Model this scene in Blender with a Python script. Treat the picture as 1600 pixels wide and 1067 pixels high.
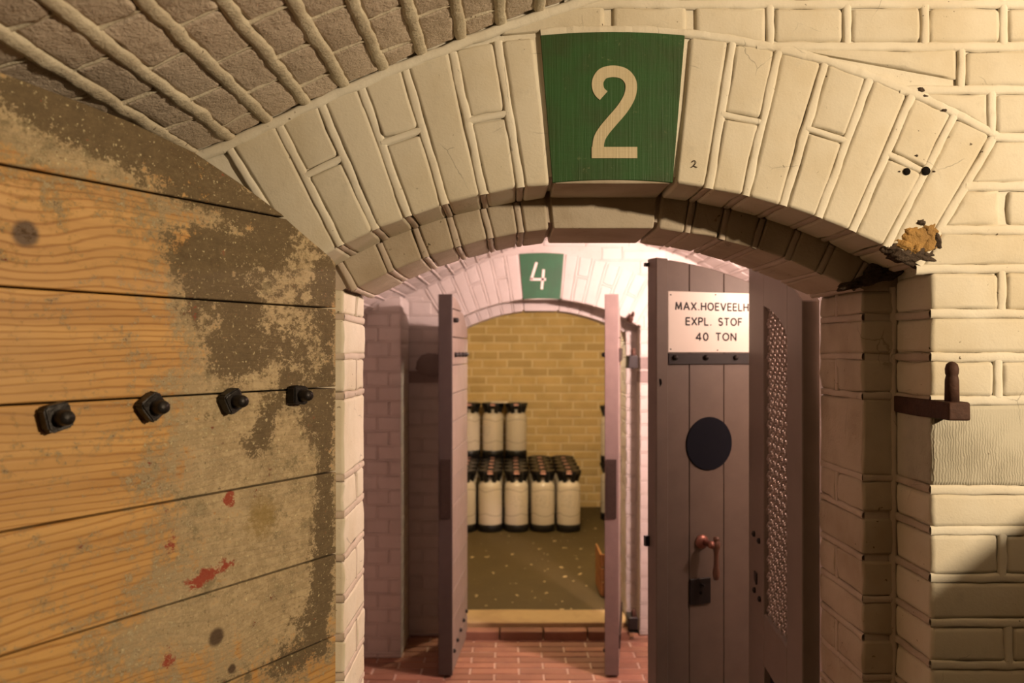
import bpy, bmesh, math, random
from mathutils import Vector, Matrix, noise
random.seed(7)
C = bpy.context.scene.collection
for o in list(bpy.data.objects): bpy.data.objects.remove(o)
E = 1.44                      # eye height above the floor

# ------------------------------------------------------------------ camera, world, lights, exposure
cam_d = bpy.data.cameras.new('camera'); cam = bpy.data.objects.new('camera', cam_d); C.objects.link(cam)
cam.location = (0, 0, E); cam.rotation_euler = (math.pi/2, 0, 0)
cam_d.sensor_width = 36; cam_d.lens = 28.125; cam_d.clip_start = .02
cam_d.shift_x = 3/1600; cam_d.shift_y = 15.5/1600
cam_d.dof.use_dof = True; cam_d.dof.focus_distance = 1.32; cam_d.dof.aperture_fstop = 5.0
bpy.context.scene.camera = cam
w = bpy.data.worlds.new('world'); bpy.context.scene.world = w; w.use_nodes = True
w.node_tree.nodes['Background'].inputs[0].default_value = (.02, .018, .015, 1)
w.node_tree.nodes['Background'].inputs[1].default_value = 1
vs = bpy.context.scene.view_settings
vs.view_transform = 'Standard'; vs.look = 'None'; vs.exposure = 0; vs.gamma = 1; vs.use_curve_mapping = False
def lamp(name, loc, power, col, rad):
    l = bpy.data.lights.new(name, 'POINT'); l.energy = power; l.color = col; l.shadow_soft_size = rad
    o = bpy.data.objects.new(name, l); C.objects.link(o); o.location = loc; return o
sp = bpy.data.lights.new('chamber_lamp', 'SPOT'); sp.energy = 215; sp.color = (1, .785, .53); sp.shadow_soft_size = .04
sp.spot_size = math.radians(104); sp.spot_blend = .5
so = bpy.data.objects.new('chamber_lamp', sp); C.objects.link(so); so.location = (1.80, -.25, E+.45)
so.rotation_euler = (Vector((.15, 1.25, E+.05))-Vector((1.80, -.25, E+.45))).to_track_quat('-Z', 'Y').to_euler()
lamp('corridor_lamp', (.93, 3.05, E+.385), 130, (1, .70, .64), .04)
lamp('corridor_lamp_by_doorway', (1.20, 1.93, E+.20), 17, (1, .70, .58), .04)
lamp('magazine_lamp', (.35, 4.9, E+.45), 62, (1, .80, .54), .05)

# ------------------------------------------------------------------ materials
def mat(name, rough=.8, metal=0, spec=.3):
    m = bpy.data.materials.new(name); m.use_nodes = True
    nt = m.node_tree; b = nt.nodes['Principled BSDF']
    b.inputs['Roughness'].default_value = rough; b.inputs['Metallic'].default_value = metal
    b.inputs['Specular IOR Level'].default_value = spec
    return m, nt, b
class N:
    """small node helper"""
    def __init__(s, nt): s.nt = nt
    def new(s, t, **k):
        n = s.nt.nodes.new(t)
        for a, v in k.items(): setattr(n, a, v)
        return n
    def put(s, sock, v):
        if hasattr(v, 'is_output') or isinstance(v, bpy.types.NodeSocket): s.nt.links.new(v, sock)
        elif isinstance(v, (tuple, list)) and len(v) == 3 and sock.type == 'RGBA': sock.default_value = (*v, 1)
        else: sock.default_value = v
    def pos(s): return s.new('ShaderNodeNewGeometry').outputs['Position']
    def obj(s): return s.new('ShaderNodeTexCoord').outputs['Object']
    def rnd(s): return s.new('ShaderNodeObjectInfo').outputs['Random']
    def noise(s, vec, scale, detail=4, rough=.6, dist=0):
        n = s.new('ShaderNodeTexNoise'); s.put(n.inputs['Vector'], vec); n.inputs['Scale'].default_value = scale
        n.inputs['Detail'].default_value = detail; n.inputs['Roughness'].default_value = rough; n.inputs['Distortion'].default_value = dist
        return n.outputs['Fac']
    def math(s, op, a, b=0., c=0., clamp=False):
        n = s.new('ShaderNodeMath', operation=op, use_clamp=clamp)
        for i, v in enumerate((a, b, c)): s.put(n.inputs[i], v)
        return n.outputs[0]
    def ramp(s, f, lo, hi, a=0., b=1.):
        n = s.new('ShaderNodeMapRange', interpolation_type='SMOOTHSTEP'); s.put(n.inputs[0], f)
        for i, v in enumerate((lo, hi, a, b)): n.inputs[i+1].default_value = v
        return n.outputs[0]
    def mix(s, f, a, b, mode='MIX'):
        n = s.new('ShaderNodeMix', data_type='RGBA', blend_type=mode)
        s.put(n.inputs[0], f); s.put(n.inputs[6], a); s.put(n.inputs[7], b); return n.outputs[2]
    def mapping(s, v, scale=(1,1,1), loc=(0,0,0)):
        n = s.new('ShaderNodeMapping'); s.put(n.inputs[0], v); n.inputs[3].default_value = scale
        s.put(n.inputs[1], loc); return n.outputs[0]
    def vm(s, op, a, b):
        n = s.new('ShaderNodeVectorMath', operation=op); s.put(n.inputs[0], a); s.put(n.inputs[1], b)
        return n.outputs['Value'] if op in ('DISTANCE', 'LENGTH', 'DOT_PRODUCT') else n.outputs[0]
    def bump(s, b, h, strength=.4, dist=.002):
        n = s.new('ShaderNodeBump'); s.put(n.inputs['Height'], h); n.inputs['Strength'].default_value = strength
        n.inputs['Distance'].default_value = dist; s.nt.links.new(n.outputs[0], b.inputs['Normal'])

def nz_tex(n, p):
    t = n.new('ShaderNodeTexNoise'); n.put(t.inputs['Vector'], p); t.inputs['Scale'].default_value = 11; t.inputs['Detail'].default_value = 5
    return t.outputs['Color']
def masonry(name, base, dark, speck=(.10,.07,.04), speck_amt=1., rough=.75, bumpd=.002, bumps=.5, tint=.10, tool=False):
    """lime-painted brick: blotchy paint, small dirt specks, fine relief"""
    m, nt, b = mat(name, rough, 0, .25); n = N(nt); p = n.pos()
    big = n.noise(p, 7, 3, .6); mid = n.noise(p, 38, 5, .65); fine = n.noise(p, 260, 3, .6)
    c = n.mix(n.ramp(big, .35, .72), base, dark)
    c = n.mix(n.ramp(mid, .55, .8, 0, .55), c, tuple(x*.78 for x in base))
    c = n.mix(n.math('MULTIPLY', n.rnd(), tint), c, tuple(x*.55 for x in base))
    sp = n.noise(p, 120, 2, .5); spm = n.math('MULTIPLY', n.ramp(sp, .70, .76), n.ramp(big, .42, .62))
    c = n.mix(n.math('MULTIPLY', spm, speck_amt, clamp=True), c, speck)
    dv = n.vm('ADD', p, n.vm('SCALE' if False else 'MULTIPLY', nz_tex(n, p), (.05,.05,.05)))
    vo = n.new('ShaderNodeTexVoronoi', feature='DISTANCE_TO_EDGE'); n.put(vo.inputs['Vector'], dv); vo.inputs['Scale'].default_value = 8
    ck = n.math('MULTIPLY', n.ramp(vo.outputs['Distance'], .002, .007, 1, 0), n.ramp(n.noise(p, 9, 2), .56, .64))
    c = n.mix(n.math('MULTIPLY', ck, .55*speck_amt, clamp=True), c, tuple(x*.35 for x in base))
    n.put(b.inputs['Base Color'], c)
    h = n.math('ADD', n.math('MULTIPLY', mid, 1.0), n.math('MULTIPLY', fine, .35))
    if tool:
        wv = n.new('ShaderNodeTexWave', wave_type='BANDS', bands_direction=tool); n.put(wv.inputs['Vector'], p)
        wv.inputs['Scale'].default_value = 75; wv.inputs['Distortion'].default_value = 6; wv.inputs['Detail'].default_value = 3; wv.inputs['Detail Scale'].default_value = 1.2
        h = n.math('ADD', h, n.math('MULTIPLY', n.math('MULTIPLY', wv.outputs['Fac'], n.ramp(big, .3, .6)), .8))
    n.bump(b, h, bumps, bumpd)
    return m
M = {}
M['paint'] = masonry('limewash_paint', (0.632,0.577,0.458), (0.569,0.498,0.363))
M['joint'] = masonry('painted_mortar', (0.679,0.632,0.521), (0.616,0.553,0.427), tint=0)
M['vault'] = masonry('vault_limewash', (.60,.50,.40), (.50,.41,.32), bumps=.9, bumpd=.005, speck_amt=.6)
M['vault_joint'] = masonry('vault_mortar', (0.592,0.528,0.400), (0.496,0.424,0.312), bumps=.9, bumpd=.004, tint=0)
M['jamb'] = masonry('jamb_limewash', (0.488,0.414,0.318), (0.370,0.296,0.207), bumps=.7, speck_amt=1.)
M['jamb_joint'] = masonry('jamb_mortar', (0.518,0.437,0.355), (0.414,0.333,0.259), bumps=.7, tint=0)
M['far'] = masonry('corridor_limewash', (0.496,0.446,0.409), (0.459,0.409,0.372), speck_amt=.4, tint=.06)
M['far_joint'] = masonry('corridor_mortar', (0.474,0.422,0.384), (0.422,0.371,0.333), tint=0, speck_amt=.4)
M['shade'] = masonry('old_plaster', (.12,.095,.06), (.08,.06,.04), tint=0)
M['stone'] = masonry('tooled_stone_painted', (0.515,0.476,0.374), (0.359,0.328,0.250), bumps=.6, bumpd=.0014, tool='X')
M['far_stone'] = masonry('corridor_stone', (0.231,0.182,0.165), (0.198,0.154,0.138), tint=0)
M['yellow'] = masonry('yellow_brick', (.66,.49,.23), (.56,.41,.18), tint=.5, speck_amt=.3)
M['yellow_joint'] = masonry('yellow_mortar', (.72,.60,.36), (.62,.51,.29), tint=0)
M['paver'] = masonry('red_paver', (0.317,0.151,0.094), (0.238,0.108,0.072), tint=.8, rough=.6)
M['paver_joint'] = masonry('paver_mortar', (0.462,0.336,0.266), (0.350,0.238,0.182), tint=0)
M['ochre'] = masonry('broken_brick', (0.420,0.240,0.070), (0.140,0.080,0.030), bumps=1., bumpd=.006)
M['soot'] = masonry('crumbled_mortar', (.07,.045,.028), (.035,.025,.018), bumps=1., bumpd=.006)
M['sill'] = masonry('threshold_stone', (0.440,0.320,0.160), (0.368,0.256,0.128), tint=0)
M['flake'] = masonry('paint_flake', (0.722,0.612,0.561), (0.680,0.578,0.527), tint=0)

# dark concrete magazine floor with chips of fallen paint
m, nt, b = mat('magazine_floor', .7); n = N(nt); p = n.mapping(n.pos(), (1, .75, 1))
c = n.mix(n.noise(p, 5, 5), (.050,.036,.014), (.095,.068,.026))
sp = n.noise(p, 17, 2.5, .6); c = n.mix(n.math('MULTIPLY', n.ramp(sp, .665, .70), .8), c, (.62,.48,.26))
n.put(b.inputs['Base Color'], c); n.bump(b, n.noise(p, 40), .4, .004); M['magfloor'] = m
m, nt, b = mat('room_floor', .8); n = N(nt)
n.put(b.inputs['Base Color'], n.mix(n.noise(n.pos(), 6), (.05,.038,.028), (.09,.065,.045))); M['roomfloor'] = m

def plain(name, col, rough=.6, metal=0, spec=.3, var=.35, scale=30, bs=.3, bd=.001):
    m, nt, b = mat(name, rough, metal, spec); n = N(nt); p = n.obj()
    f = n.noise(p, scale, 5, .65)
    n.put(b.inputs['Base Color'], n.mix(n.ramp(f, .3, .75, 0, var), col, tuple(x*.45 for x in col)))
    n.bump(b, f, bs, bd); return m
M['iron'] = plain('rusty_iron', (.035,.020,.014), .6, .3, .4, .6, 60, .8, .002)
M['rust'] = plain('brown_rust', (.075,.034,.022), .7, .2, .3, .6, 60, .8, .002)
M['blackiron'] = plain('black_iron', (.018,.014,.013), .5, .2, .4, .4, 60)
M['nut'] = plain('black_nut', (.022,.018,.016), .42, .5, .5, .4, 90, .8, .002)
M['grey'] = plain('grey_door_paint', (0.157,0.122,0.099), .48, 0, .4, .25, 14, .2)
M['grey2'] = plain('grey_gate_paint', (.185,.145,.120), .5, 0, .4, .2, 14, .2)
M['gleaf_shaded'] = plain('shaded_leaf_edge', (.055,.040,.034), .55, 0, .35, .3, 20)  # darker copy of the leaf edge, its shade put into the colour
M['gleaf'] = plain('grey_leaf_edge', (0.162,0.114,0.102), .55, 0, .35, .3, 20)
M['disc'] = plain('black_blue_disc', (.006,.007,.013), .8, 0, .15, .2, 30)
M['sign'] = plain('sign_enamel', (.90,.84,.76), .35, 0, .5, .05, 10, .05)
M['letter'] = plain('black_lettering', (.012,.010,.010), .5, 0, .3, .1)
M['copper'] = plain('copper_handle', (.30,.13,.10), .4, .6, .5, .3, 60)
M['hwood'] = plain('handle_wood', (.15,.070,.045), .4, 0, .5, .3, 60)
M['wire'] = plain('galvanised_wire', (.34,.27,.23), .4, .3, .5, .3, 80)
M['black'] = plain('black_plastic', (.008,.008,.008), .4, 0, .5, .2)
M['pink'] = plain('pink_cap', (.72,.40,.34), .45, 0, .4, .1)
M['crate'] = plain('crate_wood', (.33,.15,.05), .6, 0, .3, .5, 18)
M['hole'] = plain('drill_hole', (.008,.006,.005), .9, 0, .1, .1)
M['greyplank'] = plain('whitewashed_plank', (0.238,0.185,0.152), .65, 0, .3, .35, 12, .4, .002)

# green keystone paint with comb-tooled relief
def painted_stone(name, col, dark, wear):
    m, nt, b = mat(name, .55, 0, .35); n = N(nt); p = n.pos()
    s1 = n.noise(n.mapping(p, (300, 30, 8)), 1, 3, .6); s2 = n.noise(n.mapping(p, (30, 30, 250)), 1, 2, .5)
    c = n.mix(n.ramp(n.noise(p, 14, 4), .3, .7), col, dark)
    c = n.mix(n.ramp(s1, .5, .8, 0, .35), c, tuple(x*.5 for x in col))
    wr = n.math('MULTIPLY', n.ramp(n.noise(p, 90, 5, .75), .60, .72), n.ramp(n.noise(p, 10, 3), .42, .65))
    c = n.mix(n.math('MULTIPLY', wr, .5), c, wear)
    n.put(b.inputs['Base Color'], c); n.bump(b, n.math('ADD', s1, n.math('MULTIPLY', s2, .4)), .45, .0015); return m
M['green'] = painted_stone('green_paint', (.024,.082,.018), (.030,.058,.015), (.26,.27,.14))
M['green4'] = painted_stone('green_paint_far', (0.022,0.099,0.043), (0.025,0.081,0.037), (.30,.30,.16))
M['cream'] = painted_stone('cream_numeral', (0.528,0.448,0.288), (0.480,0.400,0.240), (.36,.28,.15))

# ------------------------------------------------------------------ mesh helpers
def finish(name, me, m, parent=None, smooth=True, kind=None, loc=None):
    me.materials.append(m)
    if smooth:
        for p in me.polygons: p.use_smooth = True
    o = bpy.data.objects.new(name, me); C.objects.link(o)
    if parent: o.parent = parent
    if loc is not None: o.location = loc
    if kind: o['kind'] = kind
    return o
def weigh(o):
    q = o.modifiers.new('normals', 'WEIGHTED_NORMAL'); q.keep_sharp = False; q.weight = 80; return o
def nz(p, s, seed=0.): return noise.noise(Vector(p)*s + Vector((seed, seed*.7, -seed)))
def empty(name, loc=(0,0,0), rz=0, label=None, cat=None, group=None, kind=None):
    o = bpy.data.objects.new(name, None); C.objects.link(o); o.location = loc; o.rotation_euler = (0,0,rz)
    o.empty_display_size = .05
    tag(o, label, cat, group, kind); return o
def tag(o, label=None, cat=None, group=None, kind=None):
    if label: o['label'] = label
    if cat: o['category'] = cat
    if group: o['group'] = group
    if kind: o['kind'] = kind
    return o

def hexa(name, c8, m, parent, bev=.006, rough=.0016, div=2, label=None):
    """a brick: worn, rounded hexahedron. c8[i][j][k] corners, i along x, j along depth, k up"""
    P = [[[Vector(c8[i][j][k]) for k in (0,1)] for j in (0,1)] for i in (0,1)]
    def tri(u, v, w_):
        r = Vector((0,0,0))
        for i in (0,1):
            for j in (0,1):
                for k in (0,1):
                    r += P[i][j][k] * ((u if i else 1-u)*(v if j else 1-v)*(w_ if k else 1-w_))
        return r
    L = [(P[1][0][0]-P[0][0][0]).length, (P[0][1][0]-P[0][0][0]).length, (P[0][0][1]-P[0][0][0]).length]
    ax = []
    for l in L:
        e = min(.3, bev/max(l, 1e-4)); k = div if l > .05 else 1
        ax.append([0, e] + [e+(1-2*e)*q/k for q in range(1, k)] + [1-e, 1])
    cen = tri(.5,.5,.5); seed = random.random()*50
    vid = {}; verts = []; faces = []
    nx, ny, nz_ = (len(a)-1 for a in ax)
    def V(i,j,k):
        key = (i,j,k)
        if key in vid: return vid[key]
        t = [ax[0][i], ax[1][j], ax[2][k]]; ext = [i in (0,nx), j in (0,ny), k in (0,nz_)]
        ne = sum(ext)
        if ne >= 2:
            for a in range(3):
                if ext[a]:
                    e = ax[a][1]*(.26 if ne == 2 else .40); t[a] = e if t[a] < .5 else 1-e
        p = tri(*t); amp = rough*(1.6 if ne >= 2 else .8)
        d = noise.noise_vector(p*28+Vector((seed,0,0)))*amp + noise.noise_vector(p*90+Vector((0,seed,0)))*amp*.6
        verts.append(p+d-cen); vid[key] = len(verts)-1; return vid[key]
    for i in range(nx):
        for k in range(nz_):
            faces.append((V(i,0,k),V(i+1,0,k),V(i+1,0,k+1),V(i,0,k+1)))
            faces.append((V(i,ny,k+1),V(i+1,ny,k+1),V(i+1,ny,k),V(i,ny,k)))
    for j in range(ny):
        for k in range(nz_):
            faces.append((V(0,j+1,k),V(0,j,k),V(0,j,k+1),V(0,j+1,k+1)))
            faces.append((V(nx,j,k),V(nx,j+1,k),V(nx,j+1,k+1),V(nx,j,k+1)))
    for i in range(nx):
        for j in range(ny):
            faces.append((V(i,j+1,0),V(i+1,j+1,0),V(i+1,j,0),V(i,j,0)))
            faces.append((V(i,j,nz_),V(i+1,j,nz_),V(i+1,j+1,nz_),V(i,j+1,nz_)))
    me = bpy.data.meshes.new(name); me.from_pydata(verts, [], faces)
    o = finish(name, me, m, parent, loc=cen); weigh(o)
    if label: o['label'] = label
    return o
def box8(x0,x1,y0,y1,z0,z1):
    return [[[(x,y,z) for z in (z0,z1)] for y in (y0,y1)] for x in (x0,x1)]

def prism(name, poly, y0, y1, m, parent, bev=.002, axis='Y', label=None, kind=None, seg=1):
    """extruded polygon: poly in (x,z), thickness along y"""
    bm = bmesh.new()
    a = [bm.verts.new((p[0], y0, p[1])) for p in poly]; b = [bm.verts.new((p[0], y1, p[1])) for p in poly]
    n_ = len(poly)
    bm.faces.new(a); bm.faces.new(b[::-1])
    for i in range(n_): bm.faces.new((a[(i+1)%n_], a[i], b[i], b[(i+1)%n_]))
    bmesh.ops.recalc_face_normals(bm, faces=bm.faces)
    if bev: bmesh.ops.bevel(bm, geom=[e for e in bm.edges if e.calc_face_angle(0) > .5], offset=bev, segments=seg, affect='EDGES', clamp_overlap=True)
    me = bpy.data.meshes.new(name); bm.to_mesh(me); bm.free()
    o = finish(name, me, m, parent, smooth=False, kind=kind)
    if label: o['label'] = label
    return o

class Bead:
    """collects mortar beads, each a wobbly raised strip"""
    def __init__(s): s.v = []; s.f = []
    def add(s, a, b, nrm, wd, ht, base=-.004, wob=1., step=.012):
        a = Vector(a); b = Vector(b); d = b-a; L = d.length
        if L < .004: return
        d.normalize(); nrm = Vector(nrm).normalized(); side = d.cross(nrm).normalized()
        k = max(1, int(L/step)); i0 = len(s.v)
        sec = [(-.64, 0), (-.56, .72), (-.30, 1), (.28, .97), (.55, .70), (.64, 0)]
        for q in range(k+1):
            p = a + d*(L*q/k); n1 = nz(p, 24, 3); n2 = nz(p, 40, 9); n3 = nz(p, 75, 5)
            for (u, h) in sec:
                ww = wd*(1+.22*n2*wob+.10*nz(p, 130, u*4)); hh = ht + (.0012*n3+.0009*nz(p,150,u*9))*wob
                s.v.append(p + side*(u*ww + n1*wd*.16*wob) + nrm*(base+(hh-base)*h))
        m_ = len(sec)
        for q in range(k):
            for j in range(m_-1):
                x = i0+q*m_+j; s.f.append((x, x+1, x+1+m_, x+m_))
    def path(s, pts, nrms, wd, ht, **k):
        for i in range(len(pts)-1): s.add(pts[i], pts[i+1], nrms[i], wd, ht, **k)
    def build(s, m, parent, name='mortar'):
        me = bpy.data.meshes.new(name); me.from_pydata(s.v, [], s.f)
        return finish(name, me, m, parent, kind='stuff')
class MB:
    """joins plain faces into one mesh"""
    def __init__(s): s.v = []; s.f = []
    def quad(s, *p):
        i = len(s.v); s.v += [Vector(q) for q in p]; s.f.append(tuple(range(i, i+len(p))))
    def box(s, x0,x1,y0,y1,z0,z1):
        i = len(s.v); s.v += [Vector((x,y,z)) for x in (x0,x1) for y in (y0,y1) for z in (z0,z1)]
        for f in ((0,1,3,2),(4,6,7,5),(0,4,5,1),(2,3,7,6),(0,2,6,4),(1,5,7,3)): s.f.append(tuple(i+j for j in f))
    def tube(s, a, b, r, n_=4):
        a = Vector(a); b = Vector(b); d = (b-a).normalized(); u = d.orthogonal().normalized(); v = d.cross(u); i = len(s.v)
        for p in (a, b):
            for q in range(n_):
                t = 2*math.pi*q/n_; s.v.append(p + (u*math.cos(t)+v*math.sin(t))*r)
        for q in range(n_): s.f.append((i+q, i+(q+1)%n_, i+n_+(q+1)%n_, i+n_+q))
        s.f.append(tuple(i+q for q in range(n_))[::-1]); s.f.append(tuple(i+n_+q for q in range(n_)))
    def build(s, name, m, parent=None, smooth=False, kind=None, label=None):
        me = bpy.data.meshes.new(name); me.from_pydata(s.v, [], s.f)
        o = finish(name, me, m, parent, smooth, kind)
        if label: o['label'] = label
        return o
def lathe(name, prof, m, parent, loc=(0,0,0), axis='Z', n_=24, label=None, smooth=True):
    v = []; f = []
    for (r, z) in prof:
        for q in range(n_):
            t = 2*math.pi*q/n_; p = (r*math.cos(t), r*math.sin(t), z)
            if axis == 'Y': p = (p[0], p[2], p[1])
            v.append(p)
    for i in range(len(prof)-1):
        for q in range(n_):
            a = i*n_+q; b_ = i*n_+(q+1)%n_; f.append((a, b_, b_+n_, a+n_) if axis == 'Z' else (a, a+n_, b_+n_, b_))
    if prof[0][0] > 1e-4: f.append(tuple(range(n_))[::-1] if axis == 'Z' else tuple(range(n_)))
    if prof[-1][0] > 1e-4:
        k = (len(prof)-1)*n_; f.append(tuple(range(k, k+n_)) if axis == 'Z' else tuple(range(k, k+n_))[::-1])
    me = bpy.data.meshes.new(name); me.from_pydata(v, [], f)
    o = finish(name, me, m, parent, smooth, loc=loc)
    if label: o['label'] = label
    return o

# ------------------------------------------------------------------ the arch shape shared by both doorways
AX, AH = .16, -.668                 # axis and centre height (relative to the eye) of both arches
R1, R2, RO = .935, .883, 1.167      # outer intrados, rebated intrados, extrados
W1, W2 = .498, .444                 # half widths of the openings
JX1R, JX1L, JX2R, JX2L = .658, -.327, .604, -.273
def arc(r, deg, Y, dh=0.):
    a = math.radians(deg); return (AX + r*math.sin(a), Y, E + AH + r*math.cos(a) + dh)
def intr(x, r): return AH + math.sqrt(max(0, r*r-(x-AX)**2))
def vault_lift(x): return 1.0*(x+.40)**2 if x < -.40 else 0.
def vault_front(x): return -2.79 + math.sqrt(3.5**2-(x-1.15)**2) + vault_lift(x)
VC = [(-.95,.02),(-.75,.14),(-.505,.295),(-.298,.385),(-.156,.455),(.02,.525),(.2,.572),(.4,.585),(.6,.565),(.87,.485),(1.1,.36),(1.35,.20),(1.5,.08)]
def vault_mid(x):
    for (a,ha),(b_,hb) in zip(VC, VC[1:]):
        if x <= b_: t = (x-a)/(b_-a); return ha+(hb-ha)*t
    return VC[-1][1]

def wall_core(parent, Y, depth, half, r, x0, x1, top, m, rec=.006):
    """solid core of a doorway wall behind the brick faces"""
    mb = MB(); xs = set([x0, x1, AX-half, AX+half])
    k = 40
    for i in range(k+1): xs.add(x0+(x1-x0)*i/k)
    for i in range(25): xs.add(AX-half+2*half*i/24)
    xs = sorted(xs)
    for a, b_ in zip(xs, xs[1:]):
        if b_-a < 1e-5: continue
        mid = (a+b_)/2; inside = abs(mid-AX) < half
        la = E+intr(a, r)+rec if inside else 0; lb = E+intr(b_, r)+rec if inside else 0
        ta = E+top(a)+.03; tb = E+top(b_)+.03
        y0 = Y+rec; y1 = Y+depth
        mb.quad((a,y0,la),(b_,y0,lb),(b_,y0,tb),(a,y0,ta))
        mb.quad((b_,y1,lb),(a,y1,la),(a,y1,ta),(b_,y1,tb))
        mb.quad((a,y1,la),(b_,y1,lb),(b_,y0,lb),(a,y0,la))
        mb.quad((a,y0,ta),(b_,y0,tb),(b_,y1,tb),(a,y1,ta))
    for sx in (-1, 1):
        x = AX+sx*(half); z1 = E+intr(x, r)+rec
        mb.quad((x,Y+rec,0),(x,Y+depth,0),(x,Y+depth,z1),(x,Y+rec,z1))
    mb.quad((x0,y0,0),(x0,y1,0),(x0,y1,E+top(x0)),(x0,y0,E+top(x0)))
    mb.quad((x1,y0,0),(x1,y1,0),(x1,y1,E+top(x1)),(x1,y0,E+top(x1)))
    return mb.build('mortar_bed', m, parent)

def voussoirs(wall, Y, ymid, yback, mv, mj, mr, mrj, angs_l, angs_r, ring_l, ring_r, beads, beads2, vtop, gap=.0058, stub=False):
    """outer ring (front face + soffit) and the rebated inner ring"""
    def tops(a, r):
        p = arc(r, a, Y)
        return p
    def stone(a0, a1, r0, r1, ya, yb, m, name='voussoir', g=gap, bev=.006):
        c8 = [[[None]*2 for _ in (0,1)] for _ in (0,1)]
        for i, a in enumerate((a0, a1)):
            for j, y in enumerate((ya, yb)):
                for k, r in enumerate((r0, r1)):
                    rr = r + (g if k == 0 and r0 > R1+.01 else 0) - (g if k == 1 and r1 < RO-.01 and r0 >= R1-.001 else 0)
                    da = math.degrees(g/rr); p = arc(rr, a + (da if i == 0 else -da), y)
                    hv = vtop(p[0])-.006
                    z = p[2]
                    if p[2]-E > hv:   # cut by the vault: slide down the radius
                        lo, hi = R1, rr
                        for _ in range(24):
                            md = (lo+hi)/2; q = arc(md, a, y)
                            if q[2]-E > vtop(q[0])-.006: hi = md
                            else: lo = md
                        q = arc(lo, a + (da if i == 0 else -da), y); p = q
                    c8[i][j][k] = p
        return hexa(name, c8, m, wall, bev=bev, rough=.0019)
    for sgn, angs in ((-1, angs_l), (1, angs_r)):
        for q in range(len(angs)-1):
            a0, a1 = angs[q], angs[q+1]
            A0, A1 = (a0, a1) if sgn > 0 else (-a1, -a0)
            if (q % 2 == 1):
                mid = R1 + (RO-R1)*.54 + random.uniform(-.01,.01)
                stone(A0, A1, R1, mid, Y, ymid, mv); stone(A0, A1, mid, RO, Y, ymid, mv)
                p0 = arc(mid, A0, Y); p1 = arc(mid, A1, Y)
                if p0[2]-E < vtop(p0[0])-.02: beads.add(p0, p1, (0,-1,0), .0085, .0002)
            else: stone(A0, A1, R1, RO, Y, ymid, mv)
        for a in angs[1:] if True else angs:
            lo = R1
            hi = RO
            while hi > R1 and arc(hi, sgn*a, Y)[2]-E > vtop(arc(hi, sgn*a, Y)[0])-.012: hi -= .004
            beads.add(arc(lo, sgn*a, Y), arc(hi, sgn*a, Y), (0,-1,0), .0112, .0001)
            s_ = math.radians(sgn*a)
            beads2.add(arc(R1, sgn*a, Y+.004), arc(R1, sgn*a, ymid), (-math.sin(s_),0,-math.cos(s_)), .0085, -.0004)
    for sgn, angs in ((-1, ring_l), (1, ring_r)):
        for q in range(len(angs)-1):
            a0, a1 = angs[q], angs[q+1]; A0, A1 = (a0, a1) if sgn > 0 else (-a1, -a0)
            stone(A0, A1, R2, R1+.03, ymid, yback, mr, name='ring_brick', bev=.005)
        for a in angs[1:]:
            s_ = math.radians(sgn*a)
            beads2.add(arc(R2, sgn*a, ymid), arc(R1, sgn*a, ymid), (0,-1,0), .0090, .0003)
            beads2.add(arc(R2, sgn*a, ymid+.004), arc(R2, sgn*a, yback-.003), (-math.sin(s_),0,-math.cos(s_)), .0090, .0004)

def clip(poly, a, b_, c):
    """keep a*x+b*z <= c"""
    out = []
    for i in range(len(poly)):
        p, q = poly[i], poly[(i+1) % len(poly)]
        fp = a*p[0]+b_*p[1]-c; fq = a*q[0]+b_*q[1]-c
        if fp <= 0: out.append(p)
        if (fp < 0 < fq) or (fq < 0 < fp):
            t = fp/(fp-fq); out.append((p[0]+(q[0]-p[0])*t, p[1]+(q[1]-p[1])*t))
    return out
def area(p): return abs(sum(p[i][0]*p[(i+1)%len(p)][1]-p[(i+1)%len(p)][0]*p[i][1] for i in range(len(p))))/2
def poly_brick(poly, Y, d, m, wall):
    """brick cut to a polygon (x,h) with a worn rim, front face at Y"""
    n_ = len(poly); cx = sum(p[0] for p in poly)/n_; ch = sum(p[1] for p in poly)/n_
    pts = []
    for i in range(n_):
        p, q = poly[i], poly[(i+1)%n_]; L = math.hypot(q[0]-p[0], q[1]-p[1]); k = max(1, int(L/.02))
        for j in range(k): pts.append((p[0]+(q[0]-p[0])*j/k, p[1]+(q[1]-p[1])*j/k))
    v = []; f = []; N_ = len(pts)
    def ring(ins, y):
        for (x, h) in pts:
            dx, dh = cx-x, ch-h; L = max(math.hypot(dx, dh), 1e-4); s = min(ins/L, .5)
            v.append(Vector((x+dx*s-cx, y+nz((x,Y,h), 40)*.0012, h+dh*s-ch)))
    ring(0, d); ring(0, .006); ring(.003, .0015); ring(.009, 0); 
    for r in range(3):
        for i in range(N_): j = (i+1) % N_; f.append((r*N_+i, r*N_+j, (r+1)*N_+j, (r+1)*N_+i))
    v.append(Vector((0, 0, 0))); 
    for i in range(N_): f.append((3*N_+i, 3*N_+(i+1)%N_, 4*N_))
    me = bpy.data.meshes.new('brick'); me.from_pydata(v, [], f)
    bm = bmesh.new(); bm.from_mesh(me); bmesh.ops.recalc_face_normals(bm, faces=bm.faces); bm.to_mesh(me); bm.free()
    return weigh(finish('brick', me, m, wall, loc=(cx, Y, E+ch)))

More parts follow.
